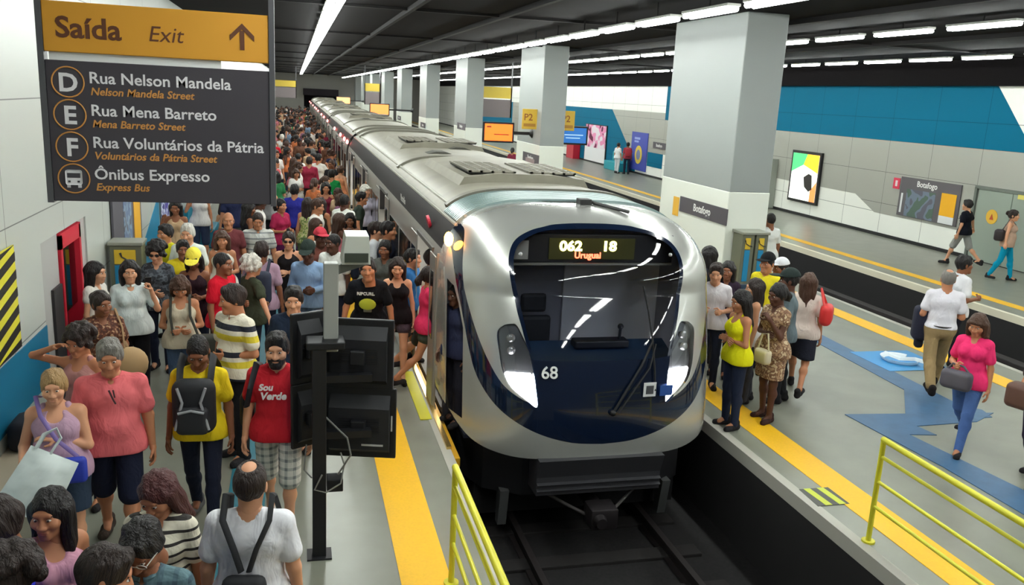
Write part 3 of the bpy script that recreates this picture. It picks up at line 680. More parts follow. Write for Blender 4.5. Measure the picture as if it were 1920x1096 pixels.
# ---- head template, facing -y, origin at the middle of the skull
def make_head(fem, h=0.0055):
    F = Field((-.11, -.15, -.19), (.11, .13, .14), h)
    F.ell((0, .012, .028), (.074, .096, .098), .02)
    F.ell((0, -.022, -.045), (.060, .068, .078) if not fem else (.055, .062, .074), .03)
    F.cap((-.014 + .006 * fem, -.076 + .006 * fem, -.096 + .004 * fem), (.014 - .006 * fem, -.076 + .006 * fem, -.096 + .004 * fem), .017 if fem else .023, k=.03)
    F.cap((0, .02, -.06), (0, .028, -.19), .050 if fem else .056, .052 if fem else .062, .03)
    F.cap((0, -.090, .012), (0, -.108 + .005 * fem, -.028), .009, .0145 - .003 * fem, .012)
    F.cap((-.012, -.100, -.030), (.012, -.100, -.030), .010, k=.008)
    F.cap((-.034, -.080, .034), (.034, -.080, .034), .012, k=.02)
    for s in (-1, 1):
        F.ell((s * .031, -.098, .010), (.017, .014, .012), .012, sub=True)
        F.ell((s * .044, -.060, -.022), (.024, .024, .020), .035)
        F.ell((s * .077, .014, -.006), (.011, .020, .032), .006)
    F.cap((-.020, -.088, -.056), (.020, -.088, -.056), .008, k=.01)
    F.cap((-.016, -.086, -.068), (.016, -.086, -.068), .008, k=.01)
    v, f = F.mesh(); parts = [(v, f, 0)]
    def ball(c, r, mi, sy=1.0, sz=1.0, n=8):
        V = []; Q = []
        for i in range(n + 1):
            a = PI * i / n
            for j in range(n): V.append((c[0] + r * math.sin(a) * math.cos(2 * PI * j / n), c[1] + r * sy * math.sin(a) * math.sin(2 * PI * j / n), c[2] + r * sz * math.cos(a)))
        for i in range(n):
            for j in range(n): Q.append((i * n + j, (i + 1) * n + j, (i + 1) * n + (j + 1) % n, i * n + (j + 1) % n))
        parts.append((np.array(V), Q, mi))
    for s in (-1, 1):
        ball((s * .031, -.080, .009), .0122, 1, 1, .48); ball((s * .031, -.0882, .009), .0068, 2, 1, .8)
        for i in range(5): ball((s * (.018 + i * .007), -.089 + i * .0022, .030 + (.004 - abs(i - 2.2) * .0015)), .0055, 2, .8, .6, 5)
    for i in range(7): ball(((i - 3) * .0065, -.0955 + abs(i - 3) * .0012, -.057), .0062, 3, .7, .55, 6); ball(((i - 3) * .0055, -.0945 + abs(i - 3) * .001, -.0665), .0064, 3, .7, .6, 6)
    return join(parts)
HEADS = {0: make_head(False), 1: make_head(True)}

# ---- hands: palm, four bent fingers and a thumb; wrist at the origin, fingers along -z, palm facing -y, thumb on +x
def make_hand(curl, h=0.0038):
    F = Field((-.07, -.11, -.22), (.08, .05, .03), h)
    F.cap((0, 0, .02), (0, 0, -.02), .024, .026, .01)
    for x, zl in ((-.030, -.082), (-.010, -.092), (.011, -.092), (.031, -.086)): F.cap((x * .6, 0, -.02), (x, 0, zl), .014, .0105, .014)
    for x, zl, ln in ((-.030, -.082, .058), (-.010, -.092, .072), (.011, -.092, .078), (.031, -.086, .070)):
        p = np.array([x, 0, zl]); a = curl * .6; L = (ln * .45, ln * .32, ln * .25)
        for i, l in enumerate(L):
            d = np.array([x * .35 * (1 - curl * .5), -math.sin(a), -math.cos(a)]); d /= np.linalg.norm(d)
            q = p + d * l; F.cap(p, q, .0098 - i * .0008, .009 - i * .0008, .003); p = q; a += curl * .75 + .08
    p = np.array([.020, -.004, -.030]); q = p + np.array([.034, -.016 - curl * .012, -.026]); F.cap(p, q, .013, .011, .012)
    r = q + np.array([.010 - curl * .012, -.010 - curl * .014, -.030]); F.cap(q, r, .0105, .0085, .003)
    return F.mesh()
HANDS = {'relax': make_hand(.45), 'grip': make_hand(1.55), 'flat': make_hand(.12)}

# ---- hair templates in head space
def make_hair(style, h=0.007):
    F = Field((-.19, -.16, -.46), (.19, .24, .20), h)
    def scalp(g, drop=-.02, fz=.052):
        F.ell((0, .016, .030), (.074 + g, .096 + g, .098 + g), .01)
        F.ell((0, -.120, -.040), (.080, .082, .118), .012, sub=True)
        F.clip((0, -.02, fz - .075), (0, -.55, -1) if drop > -.03 else (0, -.3, -1))
    if style == 'buzz': scalp(.007)
    elif style == 'thin':
        scalp(.010); F.ell((0, .045, .135), (.050, .055, .040), .012, sub=True)
    elif style == 'short':
        scalp(.015); F.cap((-.035, -.058, .104), (.04, -.056, .106), .016, k=.03)
    elif style == 'sweep':
        scalp(.018); F.cap((-.045, -.05, .10), (.05, -.07, .10), .028, k=.02); F.ell((0, .0, .11), (.06, .07, .03), .02)
    elif style == 'bald':
        F.ell((0, .022, .005), (.083, .096, .070), .01); F.ell((0, -.06, .06), (.10, .11, .085), .01, sub=True); F.clip((0, 0, -.06), (0, 0, -1)); F.ell((0, -.03, .09), (.055, .085, .06), .01, sub=True)
    else:
        F.ell((0, .018, .032), (.090, .112, .112), .01)
        if style in ('long', 'verylong'):
            e = -.40 if style == 'verylong' else -.27
            for s in (-1, 1):
                F.cap((s * .055, .045, .02), (s * .062, .060, e), .058, .040, .03); F.cap((s * .074, -.005, .03), (s * .082, .005, e * .75), .032, .022, .03)
            F.cap((0, .07, .02), (0, .085, e), .060, .045, .03)
        elif style == 'bob':
            for s in (-1, 1): F.cap((s * .060, .03, .02), (s * .072, .03, -.12), .055, .050, .03); F.cap((s * .078, -.02, .03), (s * .084, -.02, -.10), .030, .026, .02)
            F.cap((0, .07, .02), (0, .08, -.12), .062, .055, .03)
        elif style == 'bun': F.ell((0, .125, .05), (.050, .045, .050), .01)
        elif style == 'pony':
            F.cap((0, .11, .04), (0, .16, -.05), .035, .042, .02); F.cap((0, .16, -.05), (0, .13, -.24), .042, .022, .02)
        elif style == 'curly':
            g = np.random.default_rng(3)
            for i in range(70):
                a, b = g.uniform(-.5, 1.35), g.uniform(0, 2 * PI); r_ = .108
                F.ell((math.cos(a) * math.cos(b) * r_ * .95, .03 + math.cos(a) * math.sin(b) * r_ * 1.05, .03 + math.sin(a) * r_ * 1.05), (.032, .032, .032), .012)
        F.ell((0, -.122, -.046), (.066, .087, .124), .015, sub=True)
        if style in ('bun', 'pony'): F.clip((0, 0, -.055), (0, -.35, -1)); 
        if style == 'bob': F.cap((-.05, -.085, .062), (.05, -.085, .062), .018, k=.015)
    v, f = F.mesh(); g = np.random.default_rng(1)
    q = v * np.array([1, 1, .35]); d = sum(np.sin(q @ g.normal(0, 130, 3) + g.uniform(0, 6)) for _ in range(5))
    c = v - np.array([0, .016, .0]); c[:, 2] *= .2; c /= np.maximum(np.linalg.norm(c, axis=1, keepdims=True), 1e-6)
    return v + c * (d * (.0022 if style not in ('buzz', 'thin', 'bald') else .0008))[:, None], f
HAIR = {}
def hair_mesh(style):
    if style not in HAIR:
        v, f = make_hair(style); HAIR[style] = (v, f)
    return HAIR[style]
def make_cap(h=0.006):
    F = Field((-.13, -.24, -.02), (.13, .16, .18), h)
    F.ell((0, .016, .034), (.090, .112, .112), .01); F.clip((0, 0, .045), (0, .12, -1))
    v, f = F.mesh()
    G = Field((-.13, -.26, -.02), (.13, .0, .12), h); G.ell((0, -.105, .052), (.078, .105, .011), .004); w, g = G.mesh()
    return join([(v, f, 0), (w, g, 0)])
CAPM = make_cap()
def make_shoe(h=0.007):
    F = Field((-.07, -.24, -.01), (.07, .13, .15), h)
    F.cap((0, .055, .040), (0, -.03, .040), .040, .042, .02); F.cap((0, -.03, .036), (0, -.135, .028), .044, .040, .02); F.cap((0, .04, .05), (0, .035, .105), .040, .046, .03)
    F.clip((0, 0, .004), (0, 0, -1)); return F.mesh()
SHOE = make_shoe()

ARMS = {  # upper-arm and forearm directions for the left side (x outward, -y forward), hand
    'down': ((.22, .03, -1), (.10, -.20, -1), 'relax'), 'back': ((.18, .34, -1), (.12, .12, -1), 'relax'), 'fwd': ((.16, -.34, -1), (.02, -.62, -.8), 'relax'),
    'bent': ((.24, .02, -1), (-.42, -.90, .05), 'grip'), 'belly': ((.26, .06, -1), (-.85, -.62, -.12), 'relax'), 'cross': ((.22, -.08, -1), (-.92, -.45, .12), 'relax'),
    'phone': ((.45, -.34, -.82), (-.28, -.08, 1), 'grip'), 'chin': ((.14, -.34, -1), (-.42, -.42, .85), 'grip'), 'brow': ((.82, -.42, .30), (-.95, -.10, .42), 'relax'),
    'out': ((.72, .06, -.75), (.55, -.05, -.75), 'relax'), 'hold': ((.20, -.05, -1), (-.05, -1, -.15), 'grip'), 'strap': ((.20, .05, -1), (-.30, -.55, .85), 'grip'),
    'reach': ((.30, -.75, -.55), (.05, -1, .1), 'flat'), 'carry': ((.25, .10, -1), (.10, -.55, -.60), 'grip'), 'fore': ((.30, .02, -1), (-.10, -1, -.12), 'grip'), 'lean': ((.35, -.25, -1), (.15, -.15, -1), 'flat'), 'across': ((.20, -.15, -1), (-.95, -.40, .45), 'relax')}
LEGS = {'stand': ((3, 3), (-3, 3)), 'walk': ((24, 8), (-20, 26)), 'walk2': ((-22, 28), (26, 8)), 'step': ((14, 6), (-12, 14)), 'together': ((0, 2), (1, 3)), 'lean': ((6, 4), (-10, 6))}
def nrm(v): v = np.array(v, float); return v / np.linalg.norm(v)
def rotm(axis, deg): return np.array(Matrix.Rotation(math.radians(deg), 3, axis))

def rig(H, fem, st, L='down', R='down', legs='stand', lean=0, roll=0):
    """joint positions of a standing figure facing -y with its feet on z = 0"""
    s = H / 1.75; J = {'s': s}
    th, sh = .435 * s, .425 * s; ank = []
    for i, (a, k) in enumerate(LEGS[legs]):
        a, k = math.radians(a), math.radians(k)
        d1 = np.array([0, -math.sin(a), -math.cos(a)]); d2 = np.array([0, -math.sin(a - k), -math.cos(a - k)]); ank.append((d1, d2))
    drop = max(th * -d1[2] + sh * -d2[2] for d1, d2 in ank); pz = drop + .080 * s + .02 * s
    J['pel'] = np.array([0, 0, pz]); T_ = rotm('X', lean) @ rotm('Y', roll); J['T'] = T_
    tz = lambda x, y, z: J['pel'] + T_ @ (np.array([x, y, z]) * s)
    J['t'] = tz
    for i, (sg, (d1, d2)) in enumerate(zip((1, -1), ank)):
        hip = J['pel'] + np.array([sg * .095 * s, 0, -.02 * s]); kn = hip + d1 * th + np.array([sg * .008, 0, 0]); an = kn + d2 * sh
        J['hip%d' % i], J['kn%d' % i], J['an%d' % i] = hip, kn, an
        J['pitch%d' % i] = 0 if an[2] < .12 * s else math.degrees(math.atan2(d2[1], -d2[2])) 
    sw = (.148 if fem else .168) * (1 + .12 * st)
    for i, (sg, A) in enumerate(zip((1, -1), (L, R))):
        u, f, hd = ARMS[A] if isinstance(A, str) else A
        shd = tz(sg * sw, 0, .440); u = T_ @ (nrm(u) * np.array([sg, 1, 1])); f = nrm(f) * np.array([sg, 1, 1])
        el = shd + u * .285 * s; wr = el + f * .245 * s
        J['sh%d' % i], J['el%d' % i], J['wr%d' % i], J['hand%d' % i], J['fd%d' % i] = shd, el, wr, hd, f
    J['neck'] = tz(0, .012, .50); J['head'] = tz(0, -.012, .50) + np.array([0, -.012 - .10 * math.sin(math.radians(lean)) * s, .155 * s])
    return J
def torso(F, J, fem, st, g=0.0, chest=True):
    t, s = J['t'], J['s']; c = F.cap; b = 1 + .22 * st
    c(t(-.075, .01, 0), t(.075, .01, 0), ((.112 if not fem else .120) * (1 + .12 * st) + g) * s, k=.05)
    c(t(-.07, .05, -.05), t(.07, .05, -.05), ((.085 + .02 * st) + g) * s, k=.05)
    c(t(-.055, 0, .16), t(.055, 0, .16), ((.100 if not fem else .088) * b + g) * s, k=.06)
    if st > .3: c(t(-.03, -.05, .12), t(.03, -.05, .12), (.09 * b + g) * s, k=.08)
    if chest:
        w_ = .078 if not fem else .062
        c(t(-w_, 0, .34), t(w_, 0, .34), ((.112 if not fem else .100) * (1 + .12 * st) + g) * s, k=.06)
        c(t(0, 0, .05), t(0, 0, .36), (.10 * b + g) * s, k=.05)
        if fem:
            for q in (-1, 1): c(t(q * .068, -.085, .325), t(q * .062, -.075, .345), (.055 + .015 * st + g) * s, k=.04)
def make_body(J, fem, st, head, h):
    s, t = J['s'], J['t']; pts = np.array([J[k] for k in ('pel', 'head', 'sh0', 'sh1', 'el0', 'el1', 'wr0', 'wr1', 'kn0', 'kn1', 'an0', 'an1')])
    F = Field(pts.min(0) - .22, pts.max(0) + .24, h)
    torso(F, J, fem, st)
    F.cap(t(-.115, .005, .440), t(.115, .005, .440), .050 * s, k=.06)
    for q in (-1, 1): F.cap(t(q * .03, .02, .505), t(q * .13, .008, .455), .030 * s, .030 * s, .04)
    F.cap(t(0, .015, .46), J['head'] + np.array([0, .015, -.09]) * s, (.052 if fem else .060) * s, (.046 if fem else .054) * s, .05)
    am = .88 if fem else 1.0; am *= 1 + .18 * st
    for i in (0, 1):
        F.cap(J['sh%d' % i], J['sh%d' % i], .050 * s * am, k=.04)
        F.cap(J['sh%d' % i], J['el%d' % i], .048 * s * am, .037 * s * am, .03); F.cap(J['el%d' % i], J['wr%d' % i], .039 * s * am, .0255 * s, .015)
        lg = 1 + .14 * st
        F.cap(J['hip%d' % i], J['kn%d' % i], .086 * s * lg, .052 * s * lg, .04); F.cap(J['kn%d' % i], J['an%d' % i], .050 * s * lg, .034 * s, .02)
        cm = J['kn%d' % i] * .7 + J['an%d' % i] * .3 + np.array([0, .018, 0]); F.cap(cm, cm, .052 * s * lg, k=.04)
        F.cap(J['an%d' % i], J['an%d' % i] + np.array([0, -.09, -.035]) * s, .036 * s, .028 * s, .02)
    v, f = F.mesh(); parts = [(v, f, 0)]
    hv, hf, hm = HEADS[int(fem)]; hv = xf(head, hv)
    for i, sg in ((0, 1), (1, -1)):
        fd = nrm(J['fd%d' % i]); z = -fd; inw = np.array([-sg, -.25, 0]); py = inw - z * (inw @ z); py = -nrm(py); x = np.cross(py, z)
        v2, f2 = HANDS[J['hand%d' % i]]; v2 = v2 * np.array([1 if np.dot(x, [0, -1, .2]) > 0 else -1, 1, 1]) * s
        R_ = np.stack([x, py, z], 1); parts.append((v2 @ R_.T + J['wr%d' % i], f2, 0))
    V, FF, MI = join(parts); b = len(V)
    return np.concatenate([V, hv]), FF + [tuple(i + b for i in q) for q in hf], MI + hm
def part_between(a, b, u0, u1): return a + (b - a) * u0, a + (b - a) * u1
def make_top(J, kind, fem, st, h, hem=-.10, g=.014):
    s, t = J['s'], J['t']; pts = np.array([J[k] for k in ('pel', 'sh0', 'sh1', 'el0', 'el1', 'wr0', 'wr1')] + [t(0, 0, .55), t(0, 0, hem)])
    F = Field(pts.min(0) - .24, pts.max(0) + .20, h)
    torso(F, J, fem, st, g)
    c = F.cap; n = t(0, .015, .46)
    if hem < -.02:
        for zq, gq in ((-.02, .011), (-.09, .014)) if kind not in ('tank', 'strap') else ((-.02, .001), (-.09, .002)): c(t(-.085, .008, zq), t(.085, .008, zq), ((.112 if not fem else .120) * (1 + .12 * st) + g + gq) * s, k=.05)
    sl = {'tank': 0, 'strap': 0, 'tee': .62, 'polo': .66, 'long': 1, 'cap': .3}[kind]
    if sl:
        c(t(-.115, .005, .440), t(.115, .005, .440), .050 * s + g * s, k=.06); am = (.88 if fem else 1.0) * (1 + .18 * st)
        for q in (-1, 1): c(t(q * .03, .02, .505), t(q * .13, .008, .455), (.030 + g) * s, (.030 + g) * s, .04)
        for i in (0, 1):
            a, b = J['sh%d' % i], J['el%d' % i]
            c(a, a, .050 * s * am + g * s, k=.03)
            if sl < 1: p, q = part_between(a, b, 0, sl); c(p, q, (.047 * am + g) * s, (.046 * am + g + .008) * s, .015)
            else:
                c(a, b, (.049 * am + g) * s, (.040 * am + g) * s, .03); p, q = part_between(b, J['wr%d' % i], 0, .95); c(b, q, (.040 * am + g) * s, (.028 + g) * s, .02)
        F.cut_cap(n + (t(0, 0, .1) - t(0, 0, 0)) * .62, n + (t(0, -.01, .1) - t(0, 0, 0)) * 2, .066 * s, .066 * s)
        F.cut_cap(t(0, -.10, .50), t(0, -.10, .51), .045 * s if not fem else .062 * s)
    else:
        w_ = .085 if kind == 'tank' else .07
        for q in (-1, 1): c(t(q * w_, -.06, .36), t(q * w_, .0, .500), .034 * s, .026 * s, .02); c(t(q * w_, .0, .500), t(q * w_, .06, .36), .026 * s, .034 * s, .02)
        F.cut_cap(t(0, -.11, .46), t(0, -.11, .50), .066 * s); F.cut_cap(t(0, .0, .50), t(0, .0, .60), .058 * s)
    up = J['T'] @ np.array([0, 0, 1.0]); F.clip(t(0, 0, hem), -up)
    v, f = F.mesh(); parts = [(v, f, 0)]
    return join(parts)
def make_collar(J):
    t, s = J['t'], J['s']; mb = MB()
    pts = []
    for a in np.linspace(-.15, 2 * PI - .35, 20):
        a2 = a - PI / 2 + .25; pts.append(tuple(t(.066 * math.cos(a2), .012 + .066 * math.sin(a2), .508 + .012 * math.sin(a2))))
    mb.tube(pts, .017 * s, 6); return mb
def make_bottom(J, kind, fem, st, h, g=.009):
    s, t = J['s'], J['t']; pts = np.array([J[k] for k in ('pel', 'kn0', 'kn1', 'an0', 'an1')]); F = Field(pts.min(0) - .24, pts.max(0) + .24, h)
    torso(F, J, fem, st, g, chest=False); lg = 1 + .14 * st
    slim = kind in ('jeans', 'leggings'); e = 0 if slim else .012
    for i in (0, 1):
        hp, kn, an = J['hip%d' % i], J['kn%d' % i], J['an%d' % i]
        if kind in ('pants', 'jeans', 'leggings'):
            F.cap(hp, kn, (.084 * lg + g) * s, (.054 * lg + g + e) * s, .04); F.cap(kn, an, (.052 * lg + g + e) * s, (.040 + g + e) * s, .02); cm = kn * .7 + an * .3 + np.array([0, .018, 0]); F.cap(cm, cm, (.052 * lg + g) * s, k=.04)
        elif kind in ('shorts', 'hotpants'):
            u = .98 if kind == 'shorts' else .36; p, q = part_between(hp, kn, 0, u); F.cap(p, q, (.084 * lg + g) * s, ((.070 if kind == 'shorts' else .085) * lg + g + .008) * s, .03)
        elif kind in ('skirt', 'longskirt', 'flare'):
            u = {'skirt': .85, 'flare': .8, 'longskirt': 1.5}[kind]; q = hp + (kn - hp) * min(u, 1) + (an - kn) * max(0, u - 1); F.cap(hp, q, (.10 * lg + g) * s, (.105 + (.03 if kind != 'skirt' else 0) + g) * s, .09)
    if 'skirt' in kind or kind == 'flare':
        m_ = (J['kn0'] + J['kn1']) / 2; F.cap(J['pel'], m_ * .8 + J['pel'] * .2, .13 * s, .12 * s, .09)
        u = {'skirt': .86, 'flare': .82, 'longskirt': 1.5}[kind]; zc = J['pel'][2] - u * .44 * s; F.clip((0, 0, zc), (0, 0, -1))
    up = J['T'] @ np.array([0, 0, 1.0]); F.clip(t(0, 0, .035), up)
    return F.mesh()

SKIN = {'pale': (226, 176, 144), 'light': (208, 152, 118), 'tan': (186, 126, 92), 'brown': (138, 88, 62), 'dark': (92, 58, 44), 'deep': (66, 43, 36)}
HAIRC = {'black': (24, 20, 20), 'dark': (42, 30, 26), 'brown': (78, 52, 38), 'red': (74, 30, 30), 'blond': (168, 134, 88), 'grey': (128, 124, 118), 'white': (214, 210, 200)}
def cloth(c): return fabric(c)
PEOPLE = {}
def person(key, loc, rz, label, H=1.70, fem=0, st=0.0, skin='tan', hair='short', hc='black', top='tee', tc=(200, 200, 200), bot='jeans', bc=(34, 40, 58), shoes=(40, 38, 40), L='down', R='down',
           legs='stand', lean=0, roll=0, yaw=0, pitch=1, tilt=0, h=.0135, hem=-.10, cap=None, glasses=None, beard=None, group=None, bald=False):
    J = rig(H, fem, st, L, R, legs, lean, roll); s = J['s']
    hs = s * 1.09
    hm = Matrix.Translation(Vector(J['head'])) @ Matrix.Rotation(math.radians(yaw), 4, 'Z') @ Matrix.Rotation(math.radians(pitch), 4, 'X') @ Matrix.Rotation(math.radians(tilt), 4, 'Y') @ Matrix.Scale(hs, 4)
    V, F, MI = make_body(J, fem, st, hm, h)
    me = np_mesh(V, F, True, MI)
    sk = SKIN[skin]; root = link('person', me, None, (mat(sk, 0.55, spec=0.35), mat((225, 220, 212), 0.3), mat(HAIRC['dark'], 0.5), mat(tuple(int(a * .78 + b * .22) for a, b in zip(sk, (150, 50, 55))), 0.45)))
    root.location = loc; root.rotation_euler = (0, 0, math.radians(rz))
    tag(root, label, 'person', group)
    def child(name, v, f, m_, mi=None, M=None, smooth=True):
        me = np_mesh(v, f, smooth, mi); o = link(name, me, root, (m_,))
        if M is not None: o.matrix_local = M
        return o
    hairm = hair_mat(HAIRC[hc])
    if hair:
        v, f = hair_mesh(hair); child('hair', v, f, hairm, M=hm)
    if cap: child('cap', CAPM[0], CAPM[1], cloth(cap), M=hm @ Matrix.Translation((0, 0, .008)) @ Matrix.Scale(1.08, 4))
    if beard:
        Fd = Field((-.10, -.14, -.15), (.10, .04, .0), .006); Fd.ell((0, -.030, -.062), (.066, .068, .066), .01); Fd.cap((-.016, -.078, -.098), (.016, -.078, -.098), .028, k=.02); Fd.cap((-.024, -.094, -.046), (.024, -.094, -.046), .009, k=.008); Fd.ell((0, -.112, -.062), (.022, .022, .010), .004, sub=True); Fd.ell((0, -.11, .0), (.06, .06, .038), .008, sub=True); Fd.clip((0, 0, -.035), (0, .5, 1)); v, f = Fd.mesh(); child('beard', v, f, hairm, M=hm)
    if glasses:
        g = MB()
        for sg in (-1, 1):
            if glasses == 'sun': g.ball((sg * .032, -.096, .010), .024, 1, .25, .8, 12)
            else: g.tube([(sg * .032 + .022 * math.cos(a), -.100, .008 + .017 * math.sin(a)) for a in np.linspace(0, 2 * PI, 15)], .0025, 5)
            g.tube([(sg * .054, -.096, .012), (sg * .080, -.03, .014), (sg * .084, .02, .005)], .0028, 5)
        g.tube([(-.012, -.103, .012), (.012, -.103, .012)], .0028, 5)
        o = g.build('glasses', mat((26, 24, 24) if glasses != 'wire' else (200, 196, 190), 0.3), root, smooth=True); o.matrix_local = hm
    if top:
        v, f, _ = make_top(J, top, fem, st, h, hem); child('shirt' if top in ('tee', 'polo', 'long') else 'top', v, f, cloth(tc))
        if top == 'polo': make_collar(J).build('collar', cloth(tc), root, smooth=True)
    if bot:
        v, f = make_bottom(J, bot, fem, st, h); child({'pants': 'trousers', 'jeans': 'jeans', 'leggings': 'leggings', 'shorts': 'shorts', 'hotpants': 'shorts'}.get(bot, 'skirt'), v, f, cloth(bc))
    for i in (0, 1):
        a = J['an%d' % i]; z = max(0, a[2] - .100 * s)
        M = Matrix.Translation((a[0], a[1], z)) @ Matrix.Rotation(math.radians(14 if i == 0 else -14), 4, 'Z') @ (Matrix.Rotation(-min(.6, z * 3.2), 4, 'X') if z > .02 else Matrix.Identity(4)) @ Matrix.Scale(s * (0.93 if fem else 1.02), 4)
        child('shoe', SHOE[0], SHOE[1], cloth(shoes), M=M)
    root['_k'] = 0; del root['_k']
    PEOPLE[key] = (root, J, hm)
    return root, J
def PW(key):
    r = PEOPLE[key][0]; return Matrix.Translation(r.location) @ Matrix.Rotation(r.rotation_euler.z, 4, 'Z')
def worn(mb, name, m, key, label, cat, smooth=False):
    """a carried thing: built in its carrier's space, stands as a thing of its own"""
    o = mb.build(name, m, None, smooth=smooth); o.matrix_world = PW(key); tag(o, label, cat); return o
def carried(key, name, label, cat):
    e = bpy.data.objects.new(name, None); COL.objects.link(e); e.matrix_world = PW(key); e.empty_display_size = .1; return tag(e, label, cat)
STRIPE_CREAM = ramp_mat(2, .058, [(0, (222, 216, 196)), (.72, (46, 42, 40))])
STRIPE_YELLOW = ramp_mat(2, .27, [(0, (226, 220, 200)), (.22, (214, 196, 50)), (.45, (226, 220, 200)), (.62, (30, 34, 48)), (.82, (226, 220, 200))], off=.35)
STRIPE_GREY = ramp_mat(2, .09, [(0, (190, 192, 188)), (.75, (120, 124, 126))])
PLAID_TEAL = plaid_mat((84, 112, 120), (70, 96, 106), (54, 76, 88), .07)
PLAID_GREY = plaid_mat((214, 212, 204), (176, 178, 172), (120, 124, 126), .07)
BROWN_PRINT = blotch_mat((74, 40, 30), (110, 64, 44), (176, 140, 110), 34)
DARK_PRINT = blotch_mat((50, 54, 60), (92, 100, 108), (60, 66, 74), 16)
BEIGE_PRINT = blotch_mat((176, 142, 110), (126, 92, 70), (206, 184, 150), 24)
LIME_PRINT = blotch_mat((150, 172, 90), (206, 206, 150), (120, 150, 80), 20)

person('whiteback', (-0.26, 4.59, 0), 172, 'balding man in a white shirt seen from behind with black straps crossing his back', H=1.75, st=.5,skin='light',hair='thin',hc='dark',top='tee',tc=(226,226,232),bot='pants',bc=(50,50,60),L='down',R='down',h=.0115)
person('stripedwoman', (-0.76, 4.77, 0), -14, 'woman with long dark red hair looking down in a cream and black striped top', H=1.65, fem=1,st=.6,skin='tan',hair='long',hc='red',top='tee',tc=STRIPE_CREAM,bot='pants',bc=(40,40,44),R='bent',L='down',pitch=30,yaw=-12,h=.0115)
person('plaid', (-0.73, 4.06, 0), -6, 'dark-haired man with wire glasses looking down in a teal grey plaid shirt', H=1.73, skin='brown',hair='short',hc='black',top='polo',tc=PLAID_TEAL,bot='pants',bc=(40,44,52),glasses='wire',pitch=34,yaw=-8,L='bent',R='bent',h=.0115)
person('walker1', (-0.87, 3.79, 0), 100, 'person with short dark brown hair seen from above beside the man in plaid', H=1.73, skin='tan',hair='short',hc='dark',top='tee',tc=(58,54,52),bot='jeans',pitch=20,h=.0115)
person('curlycorner', (-1.26, 3.87, 0), -60, 'person with dark curly hair at the bottom corner by the wall', H=1.71, skin='brown',hair='curly',hc='dark',top='tee',tc=(60,44,40),bot='jeans',h=.0115)
person('blueshirt', (-1.43, 4.32, 0), -70, 'person in a bright blue top with dark hair turning to the wall', H=1.75, skin='brown',hair='sweep',hc='dark',top='tee',tc=(44,50,190),bot='jeans',pitch=14,h=.0115,R='down',L='carry')
person('blackhair', (-1.29, 4.61, 0), 30, 'woman with long black hair beside the person in bright blue', H=1.65, fem=1,skin='tan',hair='long',hc='black',top='tank',tc=(206,150,170),bot='jeans',bc=(30,30,40),L='carry',R='down',yaw=-40,h=.0115)
person('blonde', (-1.76, 6.67, 0), 6, 'stout blonde woman in a lavender tank top holding a white plastic bag', H=1.65, fem=1,st=1,skin='light',hair='bun',hc='blond',top='tank',tc=(184,150,172),bot='skirt',bc=(44,58,76),R='fore',L='across',pitch=4,shoes=(150,110,90),h=.0115)
person('pink', (-1.43, 6.98, 0), 8, 'stout grey-haired man in a salmon pink polo shirt and navy shorts', H=1.81, st=.9,skin='tan',hair='short',hc='grey',top='polo',tc=(226,112,116),bot='shorts',bc=(24,28,48),L='down',R='down',pitch=12,legs='step',shoes=(60,50,44),h=.0115)
person('armraised', (-1.83, 7.82, 0), -20, 'woman with her forearm raised across her brow in a grey pink top', H=1.67, fem=1,skin='tan',hair='curly',hc='dark',top='tank',tc=(178,128,124),bot='jeans',R='brow',L='down',pitch=12,yaw=-8)
person('browntop', (-1.95, 9.25, 0), 22, 'woman in a brown speckled blouse carrying a round beige shoulder bag', H=1.65, fem=1,st=.6,skin='brown',hair='bun',hc='dark',top='tee',tc=BROWN_PRINT,bot='pants',bc=(40,30,30),L='belly',R='down',pitch=4,yaw=20)
person('whitetee', (-2.31, 10.70, 0), 72, 'woman in a white sleeveless blouse with very long black hair leaning by the red cabinet', H=1.67, fem=1,skin='light',hair='long',hc='black',top='cap',tc=(224,220,212),bot='jeans',L='belly',R='down',pitch=2)
person('whitephone', (-1.90, 10.58, 0), 12, 'woman in a white blouse with a hand lifted to her ear', H=1.71, fem=1,st=.7,skin='light',hair='long',hc='black',top='polo',tc=(216,226,226),bot='pants',bc=(20,20,26),L='phone',R='down',pitch=0,tilt=0)
person('curlyglasses', (-1.76, 11.70, 0), -8, 'curly-haired woman with glasses in a dark grey printed tee', H=1.73, fem=1,skin='light',hair='curly',hc='black',top='tee',tc=DARK_PRINT,bot='jeans',glasses='sun',R='belly',L='down',pitch=14)
person('vest', (-1.29, 10.11, 0), 4, 'woman with a brown fringe looking down in a sleeveless cream top with dark bag straps', H=1.63, fem=1,st=.5,skin='tan',hair='bob',hc='brown',top='tank',tc=(196,186,164),bot='jeans',bc=(74,94,124),L='belly',R='belly',pitch=34)
person('yellow', (-0.80, 7.26, 0), -4, 'young man in a yellow tee wearing a black backpack on his chest', H=1.75, skin='brown',hair='buzz',hc='black',top='tee',tc=(230,200,30),bot='jeans',bc=(28,32,48),L='down',R='down',pitch=32,legs='step',shoes=(90,90,90),h=.0115)
person('stripe', (-0.60, 8.65, 0), -48, 'man in a yellow, white and navy striped polo looking aside', H=1.85, st=.5,skin='tan',hair='short',hc='dark',top='polo',tc=STRIPE_YELLOW,bot='pants',bc=(26,26,30),L='belly',R='down',yaw=-28,pitch=8)
person('red', (-0.16, 7.09, 0), -6, 'bearded man in a red tee and light plaid shorts', H=1.81, st=.3,skin='light',hair='short',hc='black',beard=1,top='tee',tc=(196,34,46),bot='shorts',bc=PLAID_GREY,L='down',R='down',pitch=4,legs='step',shoes=(190,190,188),h=.0115)
